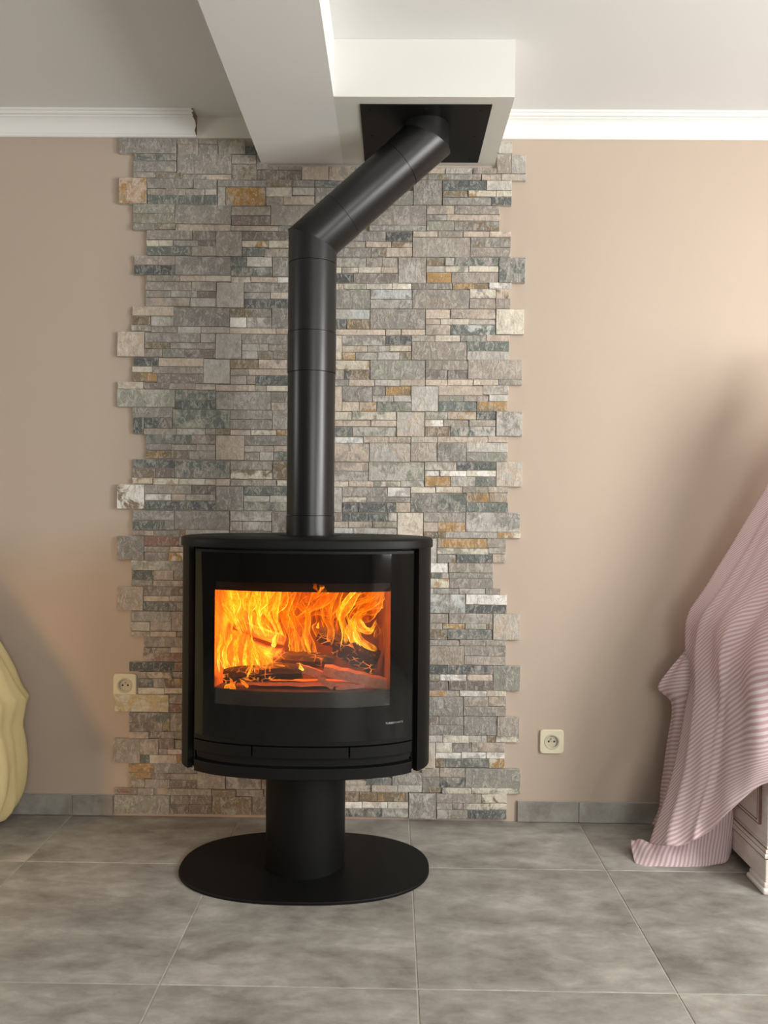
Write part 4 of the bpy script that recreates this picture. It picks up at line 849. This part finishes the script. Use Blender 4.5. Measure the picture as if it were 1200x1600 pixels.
m = MB(); m.cyl((.333, PYY - PR - .002, 1.62), (.333, PYY - PR + .006, 1.62), .006, n=16)
m.bm.free()
# ceiling plate
m = MB(); m.box(.484, .8775, -.425, -.033, 2.3085, 2.3117, .001, 1)
cp = tag(m.build('ceiling_plate', M_STOVE), 'square black steel plate screwed under the ceiling box around the flue', 'ceiling plate')
for x in (.515, .846):
    for y in (-.395, -.229, -.063):
        q = MB(); q.cyl((x, y, 2.3075), (x, y, 2.3088), .004, n=10); q.build('screw', M_INNER, cp, True, 40)
for y in (-.405,):
    q = MB(); q.cyl((.682, y, 2.3075), (.682, y, 2.3088), .004, n=10); q.build('screw', M_INNER, cp, True, 40)

# ------------------------------------------------------------------ fire: logs, flames, glow
LOGINFO = {
 'L1': ('charred log lying across the front left under the flames', M_CHAR, 'firewood', 'log'),
 'L2': ('singed split log slanting under the upper left flames', M_WOOD_HOT, 'firewood', 'log'),
 'L2b': ('thick orange-lit split log in the middle left of the fire', M_WOOD_HOT, 'firewood', 'log'),
 'L3': ('blackened log in the centre of the fire', M_CHAR, 'firewood', 'log'),
 'L4': ('charred log at the back right, sloping down to the right', M_CHAR, 'firewood', 'log'),
 'L10': ('dark log lying behind the red-brown plank', M_CHAR, 'firewood', 'log'),
 'L5': ('red-brown kindling plank slanting down at the right of the firebox', M_WOOD_RED, 'kindling', 'kindling_stick'),
 'L6': ('short orange splinter standing at the front edge of the firebox', M_WOOD_RED, 'kindling', 'kindling_stick'),
 'L7': ('flat brown board lying along the firebox floor at the front', M_WOOD_RED, 'kindling', 'kindling_stick'),
 'L8': ('frayed orange stick in front of the blackened centre log', M_WOOD_RED, 'kindling', 'kindling_stick'),
 'L9': ('thin twig on the firebox floor beside the splinter', M_WOOD_RED, 'kindling', 'kindling_stick')}
for n, p0, p1, wd in LOGS:
    lab, mat, cat, nm = LOGINFO[n]
    p0, p1 = Vector(p0), Vector(p1)
    lo = .580 + wd * .45
    p0.z = max(p0.z, lo); p1.z = max(p1.z, lo)
    if n == 'L7': p0.z = p1.z = .592
    r = random.Random(n); d = (p1 - p0).normalized(); u = d.cross(Vector((0, 0, 1))).normalized(); v = u.cross(d)
    k = 7 if nm == 'log' else 4
    ang = [2 * PI * (i + r.uniform(-.2, .2)) / k + (.78 if k == 4 else 0) for i in range(k)]
    rad = [wd * .5 * r.uniform(.85, 1.12) * (1.15 if k == 4 else 1) for i in range(k)]
    flat = .42 if n == 'L7' else 1
    rings = []
    for i in range(9):
        c = p0.lerp(p1, i / 8) + v * r.uniform(-.06, .06) * wd
        tp = .8 if i in (0, 8) else 1
        rings.append([c + (u * math.cos(a) * (2.2 if n == 'L7' else 1) + v * math.sin(a) * flat) * q * tp * r.uniform(.92, 1.06) for a, q in zip(ang, rad)])
    m = MB(); m.loft(rings); tag(m.build(nm, mat, None, False), lab, cat)

fire = thing('fire', 'yellow and orange flames burning over the logs in the stove', 'fire', (.33, -.4, .58))
cache_i = 0
EXTRA = []
for pts, wd, heat in FLAMES:                                 # thinner brighter filaments twisting round each broad tongue
    if wd > .02:
        r = random.Random(len(EXTRA) + 77)
        for q in range(1 + (heat > .6)):
            s = r.choice((-1, 1)) * r.uniform(.2, .55)
            EXTRA.append((tuple((x + s * wd * (1 - .3 * i) + r.uniform(-.1, .1) * wd, y - r.uniform(.008, .02), z + r.uniform(-.01, .012)) for i, (x, y, z) in enumerate(pts)), wd * r.uniform(.18, .34), min(1.3, heat + r.uniform(.15, .45))))
FLAMES = [(p, w_ * (1.2 if (w_ > .02 and h_ < .55) else (.82 if w_ > .03 else 1)), h_) for p, w_, h_ in FLAMES] + EXTRA
for pts, wd, heat in FLAMES:
    P = [Vector(p) for p in pts]; r = random.Random(cache_i); cache_i += 1
    if P[-1].z > .835 and P[-1].y > -.5: P[-1].z = min(.876, P[-1].z + .022)
    ns, nr = 18, 10; m = MB(); rings = []; L = (P[-1] - P[0]).length
    ph = r.uniform(0, 6)
    for i in range(ns + 1):
        t = i / ns; c = cr(P, t)
        c = c + Vector((math.sin(t * 8 + ph) * min(.2 * wd, .006), math.cos(t * 7 + ph) * .12 * wd, 0)) * t
        a = cr(P, min(1, t + .03)) - cr(P, max(0, t - .03)); a.normalize()
        u = a.cross(Vector((0, 1, 0))).normalized(); v = Vector((0, 1, 0))
        if P[-1].z > .835:      # tongues that rise to the baffle: thin roots that widen upwards and merge
            pr = (.22 + 1.0 * min(1, t / .75) ** 1.3) * (1 if t < .8 else 1 - 1.6 * (t - .8))
        else:
            pr = (.35 + .65 * min(1, t / .3)) * max(.02, (1 - t ** 1.8))
        wob = 1 + .22 * math.sin(t * 13 + ph * 2)
        w = wd * .5 * pr * wob
        if i == 0: w *= .3
        rings.append([c + u * w * math.cos(2 * PI * q / nr) * (1 + .15 * math.sin(3 * 2 * PI * q / nr + t * 6)) + v * w * .5 * math.sin(2 * PI * q / nr) for q in range(nr)])
    R_ = m.loft(rings, True, False)
    uvl = m.bm.loops.layers.uv.new('UVMap')
    idx = {}
    for i, row in enumerate(R_):
        for q, vtx in enumerate(row): idx[vtx] = (q / nr, i / ns)
    for f in m.bm.faces:
        for l in f.loops: l[uvl].uv = idx[l.vert]
    o = m.build('flame', M_FLAME, fire, True, None)
    o['heat'] = float(heat)
for nm, loc, e, rad in (('fire_glow', (.22, -.38, .78), 10.0, .05), ('fire_glow', (.42, -.38, .80), 3.5, .05), ('fire_glow', (.21, -.44, .67), 4.5, .03)):
    d = bpy.data.lights.new(nm, 'POINT'); d.energy = e; d.color = (1.0, .22, .018); d.shadow_soft_size = rad
    o = bpy.data.objects.new(nm, d); COL.objects.link(o); o.location = loc

# ------------------------------------------------------------------ wall outlets
def outlet(cx, cz, label, s=.0425, yw=0.0):
    t = thing('wall_outlet', label, 'outlet', (cx, yw, cz), 'single wall outlets beside the stove')
    m = MB(); bm = m.bm
    # plate with a round opening: ring loft from square to circle
    n = 48; ro = .0275
    def sq(k, y):
        out = []
        for i in range(n):
            a = 2 * PI * i / n; c, q = math.cos(a), math.sin(a)
            e = 9; rr = (abs(c) ** e + abs(q) ** e) ** (-1 / e)
            out.append((cx + c * rr * k, y, cz + q * rr * k))
        return out
    ci = lambda r, y: [(cx + math.cos(2 * PI * i / n) * r, y, cz + math.sin(2 * PI * i / n) * r) for i in range(n)]
    m.loft([sq(s, yw - .0005), sq(s, yw - .007), sq(s - .0025, yw - .0095), ci(ro, yw - .0095), ci(ro, yw - .002)], True, False)
    m.build('plate', M_OUTLET, t, True, 30)
    m = MB(); m.loft([ci(.0272, yw - .003), ci(.0272, yw - .0105), ci(.0235, yw - .0112), ci(.0205, yw - .0085), ci(.0195, yw + .0145 if False else yw - .0022), ci(.001, yw - .0020)], True, False)
    sk_ = m.build('socket', M_SOCKET, t, True, 30)
    for dx in (-.0095, .0095):
        m = MB(); m.cyl((cx + dx, yw - .0018, cz - .0005), (cx + dx, yw - .0026, cz - .0005), .0033, n=16); m.build('hole', M_HOLE, sk_)
    m = MB(); m.cyl((cx, yw - .002, cz + .0095), (cx, yw - .0105, cz + .0095), .0025, n=14); tag(m.build('earth_pin', M_STEEL, sk_, True, 40), 'metal earth pin')
    return t
outlet(1.1645, .2865, 'ivory wall outlet on the taupe wall right of the stone panel')
outlet(-.3515, .4675, 'ivory wall outlet at the left edge of the stone panel', .0415, -.0022)

# ------------------------------------------------------------------ antique cabinet at the right
cab = thing('white_cabinet', 'antiqued white low cabinet with brown-glazed mouldings under the striped sheet', 'cabinet', (2.3, -.26, 0))
CXL, CXR, CYF, CYB, CH = 1.69, 2.95, -.492, -.03, .640
m = MB(); m.box(CXL + .006, CXR - .006, CYF + .006, CYB, .135, CH - .02, .002, 1); m.build('body', M_ANTIQUE, cab)
m = MB(); m.box(CXL - .004, CXR + .004, CYF - .008, CYB, CH - .02, CH, .005, 3); m.build('top', M_ANTIQUE, cab, True, 40)
m = MB(); m.box(CXL - .002, CXR + .002, CYF - .002, CYB, .032, .100, .002, 1); m.build('plinth', M_ANTIQUE, cab)
pr = [(.100, 0), (.105, -.006), (.113, -.007), (.118, -.002), (.126, -.001), (.130, .004), (.136, .004)]
m = MB()
rings = []
for z, o in pr: rings.append([(CXL + o, CYB, z), (CXL + o, CYF + o, z), (CXR - o, CYF + o, z), (CXR - o, CYB, z)])
m.loft(rings); m.build('base_moulding', M_ANTIQUE, cab)
m = MB()
for z, o in ((.1005, -.0005), (.1175, -.0012), (.1285, .0030)):
    m.box(CXL + o - .0015, CXL + .02, CYF + o - .0015, CYB, z - .0012, z + .0012); m.box(CXL + .02, CXR - o, CYF + o - .0015, CYF + .02, z - .0012, z + .0012)
tag(m.build('glaze_line', M_GLAZE, cab), 'brown glaze in the moulding grooves')
def raised_side(y0, y1, z0, z1):
    m = MB()
    for k, (o, dp) in enumerate(((0, .008), (.010, .004))):
        m.box(CXL + .006 - dp, CXL + .007, y0 + o, y1 - o, z0 + o, z1 - o, .002, 1)
    p = m.build('side_panel', M_ANTIQUE, cab)
    g = MB()
    for o, x in ((0, CXL - .0022), (.010, CXL - .0026), (.030, CXL + .0012)):
        for (a, b, c, d_) in ((y0 + o, y1 - o, z0 + o - .0013, z0 + o + .0013), (y0 + o, y1 - o, z1 - o - .0013, z1 - o + .0013), (y0 + o - .0013, y0 + o + .0013, z0 + o, z1 - o), (y1 - o - .0013, y1 - o + .0013, z0 + o, z1 - o)):
            g.box(x, CXL + .008, a, b, c, d_)
    g.build('glaze_line', M_GLAZE, p)
raised_side(CYF + .045, CYB - .04, .185, CH - .07)
for i in range(2):
    x0 = CXL + .05 + i * .585; x1 = x0 + .565
    m = MB(); m.box(x0, x1, CYF - .004, CYF + .008, .165, CH - .045, .002, 1); m.box(x0 + .06, x1 - .06, CYF - .010, CYF - .003, .225, CH - .105, .005, 2)
    dd = m.build('door', M_ANTIQUE, cab)
    kx = x1 - .03 if i == 0 else x0 + .03
    m = MB(); m.cyl((kx, CYF - .004, .40), (kx, CYF - .022, .40), .006, .010, 16); m.build('knob', M_BRASS, dd, True, 40)
for fx, fy in ((CXL, CYF), (CXR - .11, CYF), (CXL, CYB - .11), (CXR - .11, CYB - .11)):
    m = MB(); x0, x1 = (fx - .012, fx + .10) if fx == CXL else (fx + .01, fx + .122); y0, y1 = (fy - .012, fy + .10) if fy == CYF else (fy + .01, fy + .11)
    m.box(x0, x1, y0, y1, 0, .018, .006, 3); m.box(x0 + .006, x1 - .006, y0 + .006, y1 - .006, .017, .033, .004, 2)
    m.build('foot', M_ANTIQUE, cab, True, 40)

# ------------------------------------------------------------------ pink striped sheet
def cloth_grid(cols, nu, nv, fold, slope=.32, wr=.004, seed=0, name='sheet', parent=None, thick=.0014, vscale=1.0, uoff=0.0):
    C = [[Vector(p) for p in c] for c in cols]
    G = []
    for i in range(nu + 1):
        u = i / nu
        G.append([cr([cr(c, j / nv) for c in C], u) for j in range(nv + 1)])
    bm = bmesh.new(); V = []
    for i in range(nu + 1):
        row = []
        for j in range(nv + 1):
            p = G[i][j]
            a = G[min(nu, i + 1)][j] - G[max(0, i - 1)][j]; b = G[i][min(nv, j + 1)] - G[i][max(0, j - 1)]
            n = a.cross(b)
            n = n.normalized() if n.length > 1e-9 else Vector((0, -1, 0))
            dsp = fold(i / nu, j / nv) + wr * noise.noise(Vector((p.x * 9, p.y * 9, p.z * 5 + seed))) + wr * .4 * noise.noise(Vector((p.x * 28, p.y * 28, p.z * 12 + seed)))
            row.append(bm.verts.new(p + n * dsp))
        V.append(row)
    uvl = bm.loops.layers.uv.new('UVMap'); U = {}
    ul = [[0.0] * (nv + 1) for _ in range(nu + 1)]
    for j in range(nv + 1):
        for i in range(1, nu + 1): ul[i][j] = ul[i - 1][j] + (G[i][j] - G[i - 1][j]).length
    vl = [[0.0] * (nv + 1) for _ in range(nu + 1)]
    for i in range(nu + 1):
        for j in range(1, nv + 1): vl[i][j] = vl[i][j - 1] + (G[i][j] - G[i][j - 1]).length
    for i in range(nu + 1):
        for j in range(nv + 1): U[V[i][j]] = (ul[i][j], (ul[i][j] + .45 * vl[i][j]) if slope is None else G[i][j].z - (slope + .22 * G[i][j].z) * ul[i][j] * (2.4 - 1.4 * i / nu))
    for i in range(nu):
        for j in range(nv):
            f = bm.faces.new((V[i][j], V[i][j + 1], V[i + 1][j + 1], V[i + 1][j]))
            for l in f.loops: l[uvl].uv = U[l.vert]
    me = bpy.data.meshes.new(name); bm.to_mesh(me); bm.free()
    o = finish(name, me, M_STRIPE, parent, True)
    md = o.modifiers.new('thickness', 'SOLIDIFY'); md.thickness = thick; md.offset = 0
    return o
sheet = thing('striped_sheet', 'pink and white striped sheet draped over the white cabinet down to the floor', 'sheet', (1.6, -.35, 0))
for c in SHEET_FRONT:                                        # the sheet goes on up over the pile on the cabinet
    a, b = Vector(c[0]), Vector(c[1]); c.insert(0, tuple(a + (a - b) * .42 + Vector((.02, 0, -.02))))
SHEET_FRONT.append([(x + .33, y - .01, z - .02) for x, y, z in SHEET_FRONT[-1]])
def fold_front(u, v):
    k = max(0, 1 - abs(v - .45) * 1.2)
    d = .009 * math.sin(u * 13 + v * 4) + .006 * math.sin(u * 29 - v * 11) * k
    d += .013 * math.exp(-((u - .30 + .12 * v) / .028) ** 2) * (1 - v) - .011 * math.exp(-((u - .17 + .05 * v) / .024) ** 2)
    d += .010 * math.exp(-((u - .52 + .25 * v) / .03) ** 2) * min(1, v * 3) * (1 - v) - .009 * math.exp(-((u - .40 + .1 * v) / .025) ** 2)
    d += .006 * math.exp(-((v - .52 - .03 * u) / .02) ** 2) * max(0, min(1, (u - .5) * 5))
    return d * min(1, u * 6)
cloth_grid(SHEET_FRONT, 70, 90, fold_front, slope=.46, seed=1, name='front_drape', parent=sheet)
cloth_grid(SHEET_BACK, 26, 50, lambda u, v: .006 * math.sin(u * 12 + v * 3), slope=.12, seed=5, name='back_drape', parent=sheet, wr=.003)
cloth_grid(SHEET_FLAP, 48, 20, lambda u, v: .004 * math.sin(u * 30) * (1 - v), slope=None, seed=9, name='floor_flap', parent=sheet, wr=.002)

# ------------------------------------------------------------------ yellow sheet at the left
SIL = [(z_, x_ - .062) for z_, x_ in [(0.0, -.735), (.03, -.66), (.078, -.632), (.136, -.617), (.22, -.611), (.30, -.616), (.347, -.625), (.40, -.612), (.447, -.601), (.47, -.628), (.54, -.656), (.599, -.688), (.70, -.752), (.82, -.83), (.95, -.94), (1.1, -1.08), (1.2, -1.25)]]
def yellow():
    m = MB(); rings = []; n = 110
    for k in range(50):
        z = 1.2 * k / 49
        for (za, xa), (zb, xb) in zip(SIL[:-1], SIL[1:]):
            if za <= z <= zb + 1e-9: xr = xa + (xb - xa) * (z - za) / (zb - za); break
        q = z / 1.2
        xl = -1.95 + .4 * q * q; yf = -.95 + .3 * q ** 3
        P = [(xr - .10, -.016), (xr - .02, -.04), (xr, -.10), (xr - .03, -.2), (xr - .13, -.42), (xr - .3, yf * .8), ((xr + xl) / 2, yf), (xl + .1, yf * .9), (xl, -.45), (xl + .05, -.03), ((xr + xl) / 2, -.014)]
        P = [Vector((x, y, 0)) for x, y in P]; P.append(P[0])
        ring = []
        for i in range(n):
            s = i / n; p = cr(P, s); a = cr(P, min(1, s + .004)) - cr(P, max(0, s - .004)); nr = Vector((a.y, -a.x, 0)).normalized()
            f = (1 - q * .8) * (.012 * math.sin(70 * s + 2.2 * math.sin(z * 7)) + .007 * math.sin(131 * s - z * 9))
            if .05 < s < .16: f *= .5
            p = p - nr * f
            ring.append((p.x, min(p.y, -.013), z + .0015))
        rings.append(ring)
    m.loft(rings)
    o = m.build('yellow_sheet', M_YELLOW, None, True, None)
    return tag(o, 'pale yellow sheet draped over furniture at the left edge by the wall', 'sheet')
yellow()
